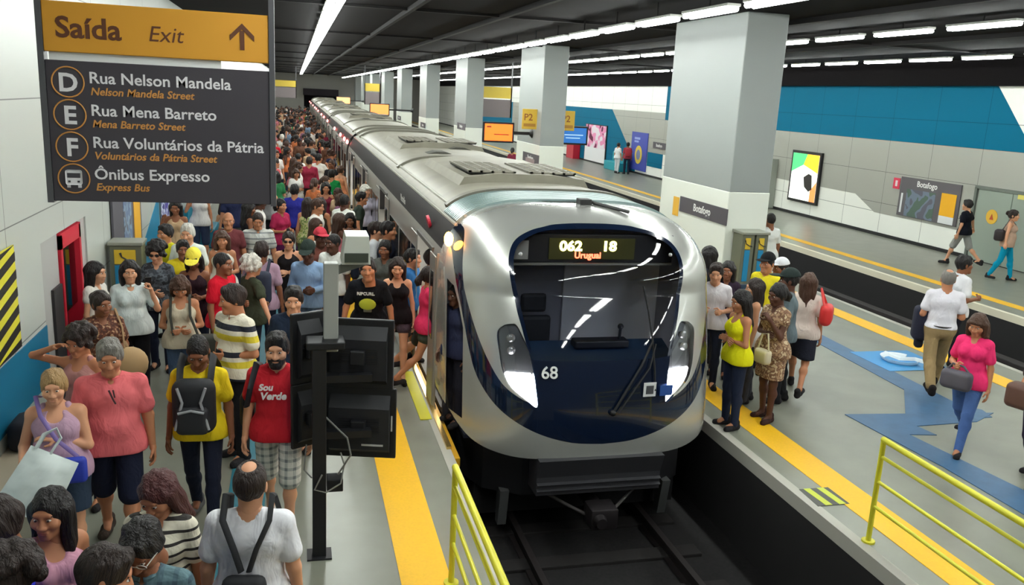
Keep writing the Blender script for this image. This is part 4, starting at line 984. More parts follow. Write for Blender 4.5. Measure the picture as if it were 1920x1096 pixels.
person('yellowcap', (-1.29, 11.53, 0), -4, 'woman in a yellow cap and dark maroon tank top', H=1.67, fem=1,skin='brown',hair='bob',hc='black',cap=(238,222,80),top='tank',tc=(44,24,34),bot='jeans',R='down',L='bent',pitch=22)
person('oldman', (-1.50, 12.79, 0), -10, 'white-haired man in a white shirt with a green strap', H=1.81, skin='light',hair='short',hc='white',top='tee',tc=(226,232,224),bot='pants',bc=(70,74,84),R='down',L='down',pitch=6)
person('yellowback', (-1.52, 12.35, 0), 10, 'dark-haired person in a yellow tee just behind the yellow cap', H=1.65, skin='brown',hair='short',hc='black',top='tee',tc=(232,210,40),bot='jeans')
person('yellowshoulder', (-1.85, 13.23, 0), -40, 'person in a lemon yellow tee half hidden behind the curly-haired woman', H=1.73, skin='tan',hair='short',hc='black',top='tee',tc=(224,218,40),bot='jeans')
person('redside', (-0.89, 10.78, 0), 60, 'man in a plain scarlet tee with cropped hair facing the train', H=1.77, skin='brown',hair='buzz',hc='black',top='tee',tc=(206,20,44),bot='pants',bc=(30,30,36),L='bent',R='down')
person('olive', (-0.56, 11.08, 0), 120, 'short-haired blonde woman in a dark olive top with an elbow out', H=1.67, fem=1,st=.6,skin='light',hair='curly',hc='white',top='tee',tc=(58,64,48),bot='jeans',L='belly',R='out')
person('blouse', (-1.06, 13.04, 0), 6, 'brown-haired woman in a loose white blouse behind the man in scarlet', H=1.67, fem=1,skin='tan',hair='bob',hc='brown',top='tank',tc=(226,222,210),bot='jeans',L='bent')
person('greypolo', (-0.61, 14.48, 0), 4, 'stout man in a pale grey striped polo shirt', H=1.75, st=.8,skin='tan',hair='buzz',hc='dark',top='polo',tc=STRIPE_GREY,bot='jeans',pitch=16)
person('bald', (-1.06, 14.31, 0), 4, 'balding man in a dark red top', H=1.77, skin='tan',hair='bald',hc='dark',top='tee',tc=(110,54,58),bot='jeans')
person('lilac', (-0.45, 11.61, 0), 170, 'man seen from behind in a lilac shirt with a navy backpack', H=1.77, skin='brown',hair='short',hc='dark',top='tee',tc=(170,140,160),bot='jeans')
person('sunglasses', (-0.11, 12.89, 0), -4, 'woman in sunglasses and a low black strap top hugging herself', H=1.69, fem=1,st=.4,skin='light',hair='pony',hc='dark',top='strap',tc=(24,20,24),bot='jeans',glasses='sun',L='cross',R='cross')
person('bluecap', (0.16, 11.73, 0), -14, 'man in a dark flat cap and a light blue long-sleeved shirt', H=1.75, skin='dark',hair='buzz',hc='black',cap=(44,56,52),top='long',tc=(134,164,200),bot='pants',bc=(110,130,160),L='bent',R='belly',pitch=16)
person('navy', (-0.03, 8.82, 0), -4, 'dark-haired man in a plain navy tee behind the bearded man', H=1.79, skin='light',hair='short',hc='black',top='tee',tc=(30,42,62),bot='jeans',pitch=4)
person('darkwhite', (0.53, 12.52, 0), -30, 'young man in a white tee glancing over beside the camera housing', H=1.73, skin='dark',hair='buzz',hc='black',top='tee',tc=(230,232,226),bot='jeans',yaw=-20)
person('blacktee', (0.88, 10.48, 0), -10, 'man leaning forward in a black tee with a lime skull-like print', H=1.83, skin='tan',hair='short',hc='black',top='tee',tc=(18,20,26),bot='shorts',bc=(40,40,46),lean=16,L='lean',R='lean',pitch=-2,tilt=-8)
person('tank', (1.29, 11.00, 0), -8, 'long-haired woman in a black tank top and grey purple shorts', H=1.69, fem=1,skin='light',hair='long',hc='dark',top='tank',tc=(24,20,24),bot='hotpants',bc=(84,72,84),R='reach',L='down',pitch=8,legs='step')
person('hat', (1.25, 12.23, 0), -20, 'woman in a dark grey top behind the long-haired woman', H=1.69, fem=1,skin='brown',hair='pony',hc='black',top='tee',tc=(86,88,84),bot='jeans')
person('navyprofile', (1.38, 13.28, 0), 70, 'man in a dark navy tee looking at the train doors', H=1.81, skin='tan',hair='short',hc='black',top='tee',tc=(34,38,56),bot='jeans')
person('greytee', (1.22, 13.62, 0), 80, 'man in a pale grey tee behind the man in dark navy', H=1.75, skin='light',hair='short',hc='dark',top='tee',tc=(206,210,214),bot='jeans')
person('whiteback2', (0.84, 16.71, 0), 150, 'man in a white tee with a khaki sling bag bending towards the train', H=1.81, skin='dark',hair='buzz',hc='black',top='tee',tc=(226,228,220),bot='pants',bc=(120,112,90),lean=14,L='fwd',R='down')
person('whitehair', (1.47, 18.95, 0), 40, 'white-haired woman in a pale lilac shirt near the open door', H=1.77, fem=1,skin='light',hair='bob',hc='white',top='tee',tc=(214,208,226),bot='jeans')
person('darkgreen', (1.22, 17.95, 0), 90, 'man in a dark green tee between the white tee and the door', H=1.73, skin='tan',hair='short',hc='black',top='tee',tc=(46,56,48),bot='jeans',lean=8)
person('beardboard', (1.78, 11.22, 0), 70, 'bearded man in a cream tank top stepping into the train', H=1.81, skin='light',hair='short',hc='dark',beard=1,top='tank',tc=(226,218,196),bot='shorts',bc=(70,72,66),L='bent',R='down',legs='walk')
person('boy', (1.56, 11.68, 0), 62, 'dark-haired boy in a blue tee boarding the train', H=1.67, skin='tan',hair='short',hc='black',top='tee',tc=(40,96,150),bot='shorts',bc=(84,80,76))
person('pinkboard', (1.66, 10.68, 0), 95, 'woman in a hot pink top pressing through the train door', H=1.67, fem=1,skin='tan',hair='pony',hc='dark',top='long',tc=(226,52,96),bot='hotpants',bc=(70,76,64),L='fwd',R='fwd',legs='walk')
person('redcap', (0.35, 13.08, 0), 20, 'person in a red cap behind the man in light blue', H=1.71, skin='dark',hair='buzz',hc='black',cap=(196,60,76),top='tee',tc=(120,70,60),bot='jeans')
person('maroon', (-0.29, 16.80, 0), 40, 'woman in a magenta tee with black hair looking at her phone', H=1.69, fem=1,skin='tan',hair='pony',hc='black',top='tee',tc=(170,40,80),bot='skirt',bc=(90,30,80),L='bent',R='bent')
person('limedress', (0.22, 16.88, 0), 160, 'woman in a lime patterned tank top with her back turned', H=1.71, fem=1,skin='light',hair='long',hc='dark',top='tank',tc=LIME_PRINT,bot='skirt',bc=(110,130,90))
person('mustard', (0.47, 17.06, 0), 150, 'woman with bare tanned shoulders in a brown strap top', H=1.69, fem=1,skin='tan',hair='verylong',hc='dark',top='strap',tc=(60,50,40),bot='jeans',bc=(60,70,74))
person('royal', (-0.03, 18.65, 0), 170, 'man in a royal blue shirt with a purple bag', H=1.77, skin='tan',hair='short',hc='black',top='tee',tc=(42,44,140),bot='pants',bc=(70,30,80))
person('crimson', (0.39, 26.02, 0), 170, 'man in a crimson shirt in the thick of the crowd', H=1.79, skin='tan',hair='short',hc='dark',top='long',tc=(156,44,70),bot='pants',bc=(50,44,50))
person('greentee', (0.91, 22.95, 0), 165, 'person in a bright green tee close to the train', H=1.71, skin='tan',hair='short',hc='black',top='tee',tc=(20,128,62),bot='jeans')
person('salmon', (-0.58, 25.34, 0), 120, 'person in a salmon top at the edge of the hanging sign', H=1.77, skin='tan',hair='short',hc='dark',top='long',tc=(214,96,100),bot='jeans')
person('whitetall', (0.67, 26.83, 0), 150, 'man in a white tee reaching up among the crowd', H=1.83, skin='tan',hair='short',hc='black',top='tee',tc=(222,220,212),bot='pants',bc=(220,216,210),R='phone')
person('whitehat', (-0.56, 38.13, 0), 180, 'person with a white cloth over the head above the crowd', H=1.77, skin='tan',hair='short',hc='white',top='tee',tc=(222,222,218),bot='jeans')
person('redfar', (-0.80, 34.38, 0), 170, 'person in a red tee beside the hanging sign edge', H=1.77, skin='brown',hair='buzz',hc='black',top='tee',tc=(200,30,50),bot='jeans')
person('greenfar', (-0.39, 52.48, 0), 170, 'person in an emerald green tee far down the platform', H=1.77, skin='tan',hair='short',hc='black',top='tee',tc=(30,140,80),bot='jeans')
person('orangekid', (1.21, 24.43, 0), 150, 'woman in a peach top beside the person in bright green', H=1.69, fem=1,skin='light',hair='bun',hc='brown',top='tank',tc=(214,140,100),bot='jeans')
person('driver', (1.80, 9.36, 0), -62, 'young man looking out of the open cab window', H=1.71, skin='dark',hair='buzz',hc='black',top='tee',tc=(40,44,70),bot='pants',bc=(30,30,40),pitch=10)
person('yellowtank', (5.12, 8.84, 0), -88, 'woman in a bright yellow strapless top and jeans with folded arms', H=1.71, fem=1,st=.2,skin='tan',hair='long',hc='black',top='strap',tc=(226,222,20),bot='jeans',bc=(36,44,66),L='cross',R='cross',pitch=12,legs='together')
person('dresswoman', (5.70, 9.01, 0), -76, 'woman in a beige patterned dress with a hand at her chin', H=1.75, fem=1,st=.3,skin='dark',hair='pony',hc='black',top='cap',tc=BEIGE_PRINT,bot='skirt',bc=BEIGE_PRINT,L='chin',R='cross',pitch=10,shoes=(60,40,36))
person('facebehind', (5.52, 10.30, 0), -30, 'man in a white tee half hidden behind the train nose', H=1.75, skin='light',hair='short',hc='dark',top='tee',tc=(220,216,222),bot='jeans',L='bent',R='bent',pitch=8)
person('darkbehind', (5.93, 10.72, 0), -40, 'long-haired woman in a purple top behind the man in white', H=1.69, fem=1,skin='brown',hair='long',hc='black',top='tee',tc=(48,36,52),bot='jeans')
person('tallblack', (5.94, 11.34, 0), -150, 'woman with long black hair next to the column base', H=1.79, fem=1,skin='tan',hair='verylong',hc='black',top='tee',tc=(44,44,50),bot='jeans')
person('curlywhite', (5.77, 9.66, 0), -110, 'woman with dark curls in a white top behind the yellow top', H=1.67, fem=1,skin='light',hair='long',hc='dark',top='tank',tc=(222,222,224),bot='pants',bc=(60,60,66))
person('redbag', (6.74, 9.97, 0), 140, 'brown-haired woman in a cream blouse walking off with a red bag', H=1.73, fem=1,skin='tan',hair='long',hc='brown',top='tee',tc=(222,206,196),bot='skirt',bc=(30,32,44),legs='walk',R='down',L='down')
person('greyman', (6.23, 9.62, 0), -120, 'man in a slate grey tee beside the woman in the beige dress', H=1.79, skin='dark',hair='buzz',hc='black',top='tee',tc=(100,114,120),bot='pants',bc=(30,30,34),cap=(40,50,48))
person('colman', (9.16, 15.09, 0), 185, 'man in a white tee standing behind the column', H=1.81, skin='brown',hair='buzz',hc='black',top='tee',tc=(224,226,224),bot='pants',bc=(200,200,200))
person('blackcap', (6.64, 10.88, 0), -60, 'person in a black cap and yellow tee by the phone booth', H=1.77, skin='tan',hair='buzz',hc='black',cap=(20,20,22),top='tee',tc=(226,210,40),bot='jeans')
person('whitecap', (6.95, 11.00, 0), -90, 'person in a white cap and black tee by the phone booth', H=1.67, skin='brown',hair='buzz',hc='black',cap=(226,228,232),top='tee',tc=(30,34,40),bot='jeans')
person('khaki', (8.84, 9.82, 0), 150, 'balding man in a white shirt and khaki trousers walking away', H=1.83, st=.4,skin='tan',hair='thin',hc='grey',top='tee',tc=(232,230,238),hem=-.0,bot='pants',bc=(146,124,88),legs='walk2',L='bent',R='bent',shoes=(30,26,26),h=.0115)
person('whiteside', (9.87, 10.72, 0), 80, 'dark-haired man in a white shirt walking ahead of the khaki trousers', H=1.81, skin='brown',hair='short',hc='black',top='polo',tc=(232,232,236),bot='pants',bc=(30,30,40),R='bent',L='down',legs='step')
person('pinkwoman', (7.62, 7.89, 0), -60, 'woman in a hot pink tee and blue jeans walking with a grey handbag', H=1.69, fem=1,st=.3,skin='tan',hair='bob',hc='brown',top='tee',tc=(236,52,112),bot='jeans',bc=(78,108,166),legs='walk',L='down',R='bent',pitch=14,h=.0115)
person('edgewoman', (7.72, 6.95, 0), -70, 'person in dark purple trousers clutching a brown bag at the frame edge', H=1.71, fem=1,st=.3,skin='tan',hair='long',hc='dark',top='tee',tc=(70,52,52),bot='pants',bc=(40,30,52),R='bent',L='bent',legs='step')
person('farblack', (17.30, 18.95, 0), 205, 'young man in a black tee and grey shorts on the far platform', H=1.81, skin='light',hair='short',hc='black',top='tee',tc=(16,18,30),bot='shorts',bc=(150,150,146),legs='walk',R='out',L='down')
person('farteal', (16.95, 17.10, 0), 40, 'woman in bright teal trousers and a beige tank top on the far platform', H=1.75, fem=1,st=.4,skin='light',hair='bun',hc='dark',top='tank',tc=(190,160,140),bot='jeans',bc=(0,150,184),legs='step',L='down',R='out')
person('benchwoman', (17.60, 44.20, 0), 170, 'person with a red backpack beside the far teal bench', H=1.71, skin='brown',hair='short',hc='black',top='tee',tc=(160,60,74),bot='pants',bc=(30,40,60))
person('benchman', (17.20, 44.60, 0), 120, 'person in white beside the far teal bench', H=1.65, skin='tan',hair='short',hc='dark',top='tee',tc=(226,228,228),bot='pants',bc=(210,216,220))
# ------------------------------------------------------------------ hanging exit sign
sg_d = mat((60, 56, 62), 0.6); sg_y = mat((206, 146, 40), 0.6); sg_t = mat((92, 52, 28), 0.6); sg_w = mat((222, 220, 222), 0.6); sg_o = mat((200, 140, 70), 0.6)
sx0, sx1, sy = -1.50, -0.165, 6.0
sign = empty('exit_sign', (-0.84, sy, 3.0), 0, 'hanging exit sign with yellow header over dark street directions above the left crowd', 'sign')
Ms = T(0.84, -sy, -3.0)
def sb(mb, n, m, par=None): return mb.build(n, m, par or sign, M=Ms)
sb(MB().box(sx0, sx1, sy - 0.02, sy + 0.05, 3.01, 3.885, 0.004, seg=1), 'direction_panel', sg_d)
hp = sb(MB().box(sx0, sx1, sy - 0.02, sy + 0.05, 3.935, 4.235, 0.004, seg=1), 'header_panel', sg_y)
sb(MB().box(sx0 + 0.02, sx1 - 0.3, sy + 0.01, sy + 0.03, 3.885, 3.935), 'bright_gap_strip', mat((236, 238, 236), 0.4))  # white strip painted in for the brightness seen through the panel gap, no lamp
for x in (sx0 - 0.035, sx1): sb(MB().box(x, x + 0.035, sy - 0.03, sy + 0.06, 3.0, ZC), 'post', mat((88, 88, 92), 0.4, metal=0.3))
def st(s, x, z, size, m, shear=0.0, bold=0.0, sx=1.0, n='lettering'):
    return text(n, s, size, m, sign, Ms @ T(x, sy - 0.021, z), shear=shear, bold=bold, ext=0.001, sx=sx)
st('Saída', -1.43, 4.025, 0.175, sg_t, bold=0.004, sx=1.06); st('Exit', -0.90, 4.03, 0.135, sg_t, shear=0.2)
ar = MB().prism([(-0.33 - 0.014, 4.01), (-0.33 + 0.014, 4.01), (-0.33 + 0.014, 4.13), (-0.33 - 0.014, 4.13)], 1, sy - 0.024, sy - 0.02)
ar.prism([(-0.33, 4.175), (-0.255, 4.10), (-0.255, 4.065), (-0.33, 4.14), (-0.405, 4.065), (-0.405, 4.10)], 1, sy - 0.024, sy - 0.02); sb(ar, 'arrow', sg_t)
rows = [(3.755, 'D', 'Rua Nelson Mandela', 'Nelson Mandela Street'), (3.555, 'E', 'Rua Mena Barreto', 'Mena Barreto Street'), (3.355, 'F', 'Rua Voluntários da Pátria', 'Voluntários da Pátria Street'), (3.155, '', 'Ônibus Expresso', 'Express Bus')]
for z, l, a, b in rows:
    r = MB(); cx = -1.375; r.tube([(cx + 0.092 * math.cos(q), sy - 0.022, z + 0.092 * math.sin(q)) for q in np.linspace(0, 2 * PI, 33)], 0.0045, 6); sb(r, 'ring', sg_o)
    if l: text('letter', l, 0.155, sg_w, sign, Ms @ T(cx, sy - 0.021, z - 0.055), bold=0.004, ext=0.001, align='CENTER')
    else:
        bb = MB().box(cx - 0.048, cx + 0.048, sy - 0.024, sy - 0.02, z - 0.04, z + 0.055, 0.012, seg=2).box(cx - 0.042, cx - 0.022, sy - 0.024, sy - 0.02, z - 0.058, z - 0.03).box(cx + 0.022, cx + 0.042, sy - 0.024, sy - 0.02, z - 0.058, z - 0.03)
        bus = sb(bb, 'bus_symbol', sg_w); sb(MB().box(cx - 0.038, cx + 0.038, sy - 0.026, sy - 0.022, z + 0.005, z + 0.035).box(cx - 0.034, cx - 0.020, sy - 0.026, sy - 0.022, z - 0.025, z - 0.013).box(cx + 0.020, cx + 0.034, sy - 0.026, sy - 0.022, z - 0.025, z - 0.013), 'bus_window', sg_d, bus)
    st(a, -1.255, z + 0.0, 0.098, sg_w, bold=0.0015, sx=1.04); st(b, -1.25, z - 0.073, 0.066, sg_o, shear=0.2, bold=0.0012)

# ------------------------------------------------------------------ monitor pole on the left platform
blk = mat((17, 18, 22), 0.5); blk2 = mat((24, 25, 30), 0.55); gry = mat((150, 152, 146), 0.5)
pole = empty('monitor_pole', (0.17, 6.60, 0), 0, 'black and grey post carrying four screens beside the yellow strip', 'pole')
MB().box(-0.055, 0.055, -0.05, 0.05, 0, 1.85, 0.008).build('post', blk, pole)
MB().box(-0.10, 0.10, -0.09, 0.09, 0, 0.015).build('base_plate', blk2, pole)
MB().box(0.035, 0.15, 0.05, 0.15, 1.75, 2.47, 0.008).build('grey_riser', gry, pole)
MB().box(-0.10, 0.20, -0.06, 0.16, 1.80, 1.86, 0.01).build('cap_bracket', blk, pole)
MB().prism([(0.10, 2.36), (0.36, 2.45), (0.36, 2.50), (0.10, 2.44)], 1, 0.08, 0.12).build('arm', mat((110, 114, 110), 0.5), pole)
for z in (1.5, 1.02): MB().box(-0.02, 0.42, 0.02, 0.10, z, z + 0.06).build('crossbar', blk, pole)
MB().box(0.06, 0.19, -0.04, 0.10, 0.58, 0.69, 0.008).build('power_box', blk, pole)
cab = MB()
cab.tube([(0.05, 0.06, 1.2), (0.22, -0.04, 1.05), (0.25, -0.04, 0.9), (0.15, 0.0, 0.72)], 0.008).tube([(0.02, -0.06, 0.75), (-0.04, -0.08, 0.63), (0.05, -0.08, 0.60), (0.17, -0.05, 0.66), (0.2, 0.0, 0.8), (0.17, 0.02, 0.9)], 0.007).tube([(-0.1, 0.1, 0.95), (-0.12, 0.05, 0.75), (-0.06, 0.0, 0.7)], 0.006)
cab.build('cable', mat((120, 120, 116), 0.5), pole, smooth=True)
ch = empty('camera_housing', (0.62, 6.70, 2.49), 0, 'boxy pale grey camera housing on the arm above the screens', 'camera')
MB().prism([(-0.12, -0.03), (0.10, -0.03), (0.085, 0.19), (-0.09, 0.19)], 1, -0.14, 0.16).build('case', mat((190, 194, 184), 0.45), ch)
MB().box(-0.10, 0.08, -0.16, -0.135, -0.01, 0.06).build('front_grille', mat((60, 66, 58), 0.4), ch)
ch.location = (0.46, 6.70, 2.51)
def monitor(loc, rz, w_, h_, lab, txt=None):
    e = empty('monitor', loc, rz, lab, 'screen', 'screens on the platform post')
    MB().box(-w_ / 2, w_ / 2, 0.0, 0.035, -h_ / 2, h_ / 2, 0.01).build('frame', blk, e)
    MB().prism([(-0.0, -h_ / 2 + 0.05), (-0.07, -h_ / 2 + 0.10), (-0.07, h_ / 2 - 0.16), (0.0, h_ / 2 - 0.06)], 0, -w_ / 2 + 0.05, w_ / 2 - 0.05).build('rear_cover', blk2, e)
    MB().box(-w_ / 2 + 0.02, w_ / 2 - 0.02, 0.033, 0.038, -h_ / 2 + 0.02, h_ / 2 - 0.02).build('display', mat((60, 80, 110), 0.2, emit=0.6), e)
    v = MB()
    for k in range(7): v.box(-w_ * 0.28, w_ * 0.28, -0.073, -0.069, -h_ * 0.1 + k * 0.02, -h_ * 0.1 + k * 0.02 + 0.008)
    v.build('vent', blk, e)
    MB().box(-0.06, 0.06, -0.13, -0.06, -0.06, 0.06, 0.01).build('wall_bracket', blk, e)
    if txt:
        for q in ((w_ * 0.04, w_ * 0.34, -0.076, -0.069, -h_ * 0.28, -h_ * 0.255), (w_ * 0.43, w_ * 0.45, -0.008, 0.002, -h_ * 0.1, h_ * 0.12)): MB().box(*q).build('maker_sticker', mat((190, 190, 190), 0.6), e)
    return e
monitor((0.50, 6.80, 1.68), math.radians(-14), 0.56, 0.60, 'upper right black screen seen from the back on the platform post')
monitor((0.51, 6.80, 1.08), math.radians(-14), 0.60, 0.62, 'lower right black screen with white stickers on the platform post', True)
monitor((0.09, 6.88, 1.72), math.radians(28), 0.30, 0.60, 'upper left black screen partly behind the platform post')
monitor((0.09, 6.88, 1.14), math.radians(28), 0.30, 0.56, 'lower left black screen partly behind the platform post')

# ------------------------------------------------------------------ yellow railings at the platform ends
ym = mat((212, 206, 50), 0.4)
def railing(loc, lab, length):
    e = empty('railing', loc, 0, lab, 'railing')
    MB().cyl((0, 0, 0), (0, 0, 1.0), 0.024, seg=12).build('post', ym, e, smooth=True)
    MB().cyl((0, 0, 0), (0, 0, 0.02), 0.06, seg=14).build('foot_plate', ym, e)
    MB().cyl((0, -length, 0), (0, -length, 1.0), 0.024, seg=12).build('post', ym, e, smooth=True)
    MB().tube([(0, 0.0, 1.0), (0, -length, 1.0)], 0.027, 12).ball((0, 0, 1.0), 0.028).build('top_rail', ym, e, smooth=True)
    for z in (0.84, 0.60, 0.36): MB().tube([(0, 0, z), (0, -length, z)], 0.017, 10).build('lower_rail', ym, e, smooth=True)
    return e
railing((1.18, 6.0, 0), 'yellow tubular railing at the end of the crowded platform', 3.0)
railing((5.06, 6.06, 0), 'yellow tubular railing on the central platform past the striped plate', 3.2)

# ------------------------------------------------------------------ left wall: red cabinet, striped panel, phone, boards
W = XL
fc = empty('fire_cabinet', (W - 0.1, 10.95, 0), 0, 'red framed cabinet set into a grey recess of the left wall', 'cabinet')
Mf = T(-(W - 0.1), -10.95, 0)
rd = mat((196, 28, 52), 0.45)
MB().box(W - 0.20, W + 0.015, 10.45, 10.53, 0, 2.02).box(W - 0.20, W + 0.015, 11.32, 11.40, 0, 2.02).box(W - 0.20, W + 0.015, 10.45, 11.40, 1.86, 2.04).build('red_frame', rd, fc, M=Mf)
MB().box(W - 0.20, W - 0.17, 10.53, 11.32, 0.02, 1.86).build('back_panel', mat((40, 30, 34), 0.5), fc, M=Mf)
MB().box(W - 0.06, W - 0.05, 10.53, 11.32, 1.05, 1.86).build('glass_door', glass_mat((0.6, 0.55, 0.5), 0.05), fc, M=Mf)
MB().cyl((W - 0.11, 10.75, 0.62), (W - 0.11, 10.75, 1.12), 0.055).cyl((W - 0.11, 10.75, 1.12), (W - 0.11, 10.75, 1.2), 0.02).build('extinguisher', mat((226, 84, 40), 0.4), fc, smooth=True, M=Mf)
struct(MB().box(W - 0.20, W - 0.02, 9.73, 10.44, 0, 2.05), 'wall_left', mat((168, 168, 166), 0.5))
struct(MB().box(W - 0.20, W - 0.02, 11.41, 11.74, 0, 2.05), 'wall_left', mat((176, 170, 168), 0.5))
dk = MB().box(W - 0.018, W + 0.012, 10.06, 10.42, 0.02, 1.48).build('service_hatch', mat((44, 42, 44), 0.6)); tag(dk, 'dark service hatch in the grey panel beside the red cabinet', 'hatch')
hs = empty('striped_panel', (W + 0.016, 8.5, 1.7), 0, 'yellow and black diagonally striped panel on the left wall', 'sign')
MB().box(0, 0.012, -0.45, 0.27, -0.47, 0.52).build('yellow_board', mat((212, 204, 48), 0.5), hs)
kb = MB()
for k in range(7):
    z = -0.62 + k * 0.17
    q = [(-0.45, z), (0.27, z + 0.14), (0.27, z + 0.225), (-0.45, z + 0.085)]; q = [(a, min(max(b, -0.47), 0.52)) for a, b in q]
    if q[1][1] - q[2][1] == 0 and q[0][1] - q[3][1] == 0: continue
    kb.prism(q, 0, 0.012, 0.015)
kb.build('black_stripe', mat((26, 24, 22), 0.5), hs)
ph = mat((120, 122, 104), 0.4, metal=0.4); phb = mat((30, 132, 176), 0.4); phy = mat((222, 186, 50), 0.5)
def phone(loc, rz, lab, w_=0.42, H=1.50):
    e = empty('telephone_kiosk', loc, math.radians(rz), lab, 'telephone kiosk')
    MB().box(-w_ / 2, w_ / 2, 0, 0.36, 0, H, 0.012).build('case', ph, e)
    MB().box(-w_ / 2 - 0.02, w_ / 2 + 0.02, -0.03, 0.38, H, H + 0.05, 0.01).build('lid', mat((150, 152, 140), 0.4, metal=0.3), e)
    MB().box(-w_ / 2 + 0.06, w_ / 2 - 0.08, -0.012, 0.0, H - 0.26, H - 0.06).build('phone_sign', phy, e)
    MB().tube([(-0.07, -0.018, H - 0.10), (-0.05, -0.018, H - 0.16), (0.02, -0.018, H - 0.20), (0.07, -0.018, H - 0.21)], [0.02, 0.012, 0.012, 0.02], 8, 0.4).build('handset_symbol', mat((26, 24, 20), 0.5), e)
    MB().box(-w_ / 2 + 0.06, w_ / 2 - 0.08, -0.010, 0.0, H - 0.85, H - 0.28).build('blue_panel', phb, e)
    MB().box(-0.08, 0.06, -0.05, 0.0, H - 1.1, H - 0.9, 0.01).build('handset', mat((40, 60, 80), 0.4), e)
    return e
phone((-2.33, 12.75, 0), 0, 'grey telephone kiosk with a yellow phone sign against the left wall')
phone((7.85, 13.58, 0), 0, 'grey telephone kiosk with blue panels at the base of the nearest big column', 0.24, 1.62)
phone((8.12, 13.58, 0), 0, 'second narrow telephone kiosk, on the track side of the first by the column', 0.24, 1.62)
lb_ = empty('map_board', (W + 0.016, 14.3, 1.5), 0, 'dark information board with map and yellow strip on the left wall', 'board')
MB().box(0, 0.03, -1.1, 1.2, -0.65, 0.60).build('board', mat((86, 84, 92), 0.5), lb_)
MB().box(0.03, 0.035, -0.35, 0.30, -0.6, 0.45).build('map_print', blotch_mat((96, 112, 140), (120, 140, 160), (90, 92, 104), 6), lb_)
MB().box(0.03, 0.036, 0.50, 1.08, -0.4, 0.58).build('yellow_strip', mat((226, 168, 40), 0.5), lb_)
MB().box(0.03, 0.036, 0.50, 1.08, -0.62, -0.4).build('white_strip', mat((210, 216, 220), 0.5), lb_)
struct(MB().prism([(15.6, 0.2), (15.6, 0.9), (17.7, 1.6), (17.7, 0.2)], 0, W, W + 0.01), 'wall_left', mat((16, 128, 165), 0.4))
pp = empty('poster', (W, 18.6, 1.0), 0, 'violet and white poster on the left wall past the map board', 'poster')
MB().box(0, 0.02, -0.75, 0.75, -0.85, 0.85).build('sheet', blotch_mat((70, 60, 150), (190, 196, 220), (50, 46, 120), 5), pp)
MB().box(0, 0.03, -0.80, -0.75, -0.9, 0.9).box(0, 0.03, 0.75, 0.80, -0.9, 0.9).build('frame', mat((80, 100, 110), 0.4), pp)
lr = MB().box(W + 0.016, W + 0.13, 19.6, 20.2, 0.2, 1.1, 0.01).build('hose_cabinet', rd); tag(lr, 'small red box on the left wall behind the white-haired man', 'cabinet')
tb = empty('teal_bench', (-2.2, 21.4, 0), 0, 'teal platform bench by the left wall among the crowd', 'bench')
MB().box(-0.35, 0.35, -0.6, 0.6, 0, 0.45, 0.03).build('seat', mat((0, 110, 134), 0.5), tb); MB().box(-0.35, -0.22, -0.6, 0.6, 0.45, 0.9, 0.03).build('backrest', mat((0, 118, 142), 0.5), tb)
lg = MB().box(W, W + 0.28, 6.2, 8.75, 0, 0.42, 0.01); struct(lg, 'trim_7', mat((186, 172, 148), 0.5))
bgd = MB().box(-2.56, -2.36, 8.05, 8.45, 0.42, 0.70, 0.07, seg=3).build('dark_bag', mat((24, 24, 34), 0.7), smooth=True); tag(bgd, 'dark bag lying on the beige ledge by the left wall', 'bag')

# ------------------------------------------------------------------ right wall boards, posters and doors
Rw = XR - 0.012
def wall_thing(n, y, z, lab, cat): return empty(n, (Rw, y, z), 0, lab, cat)
ad = wall_thing('light_box', 28.3, 1.45, 'tall lit advertising panel in bright colours on the grey wall of the far platform', 'light box')
MB().box(-0.10, 0, -0.95, 0.95, -0.95, 0.95, 0.01).build('frame', mat((20, 20, 22), 0.4), ad)
def glow(c, e=0.75): return mat(c, 0.5, emit=e)
MB().box(-0.106, -0.10, -0.85, 0.85, -0.85, 0.85).build('lit_sheet', glow((240, 245, 235), 0.7), ad)
MB().prism([(0.85, 0.85), (0.85, 0.15), (0.1, 0.45), (-0.1, 0.85)], 0, -0.109, -0.106).build('green_print', glow((70, 200, 110)), ad)
MB().prism([(-0.1, 0.85), (0.1, 0.45), (-0.85, 0.2), (-0.85, 0.85)], 0, -0.109, -0.106).build('yellow_print', glow((240, 170, 40)), ad)
MB().prism([(-0.3, 0.15), (-0.5, 0.1), (-0.6, -0.4), (-0.4, -0.5), (-0.1, -0.35), (0.0, 0.0)], 0, -0.112, -0.106).build('dark_print', mat((50, 46, 44), 0.5), ad)
MB().prism([(-0.85, -0.1), (-0.5, -0.45), (-0.5, -0.85), (-0.85, -0.85)], 0, -0.109, -0.106).build('orange_print', glow((235, 130, 70)), ad)
mp = wall_thing('map_board', 21.8, 1.4, 'dark station map board with a yellow strip on the wall of the far platform', 'board')
MB().box(-0.03, 0, -1.28, 1.28, -0.6, 0.6).build('board', mat((92, 88, 92), 0.5), mp)
text('lettering', 'Botafogo', 0.24, letter_w, mp, FL(-0.031, 0.55, 0.36), bold=0.004, ext=0.001)
MB().box(-0.034, -0.03, -0.3, 0.95, -0.58, 0.25).build('map_print', blotch_mat((84, 104, 92), (112, 124, 140), (96, 96, 108), 2.6), mp)
MB().box(-0.036, -0.03, -1.15, -0.55, -0.36, 0.30).build('yellow_strip', mat((240, 176, 20), 0.5), mp); MB().box(-0.036, -0.03, -1.15, -0.55, -0.58, -0.36).build('white_strip', mat((225, 228, 230), 0.5), mp)
MB().box(-0.036, -0.03, 1.10, 1.18, -0.5, 0.1).build('white_strip', mat((225, 228, 230), 0.5), mp)
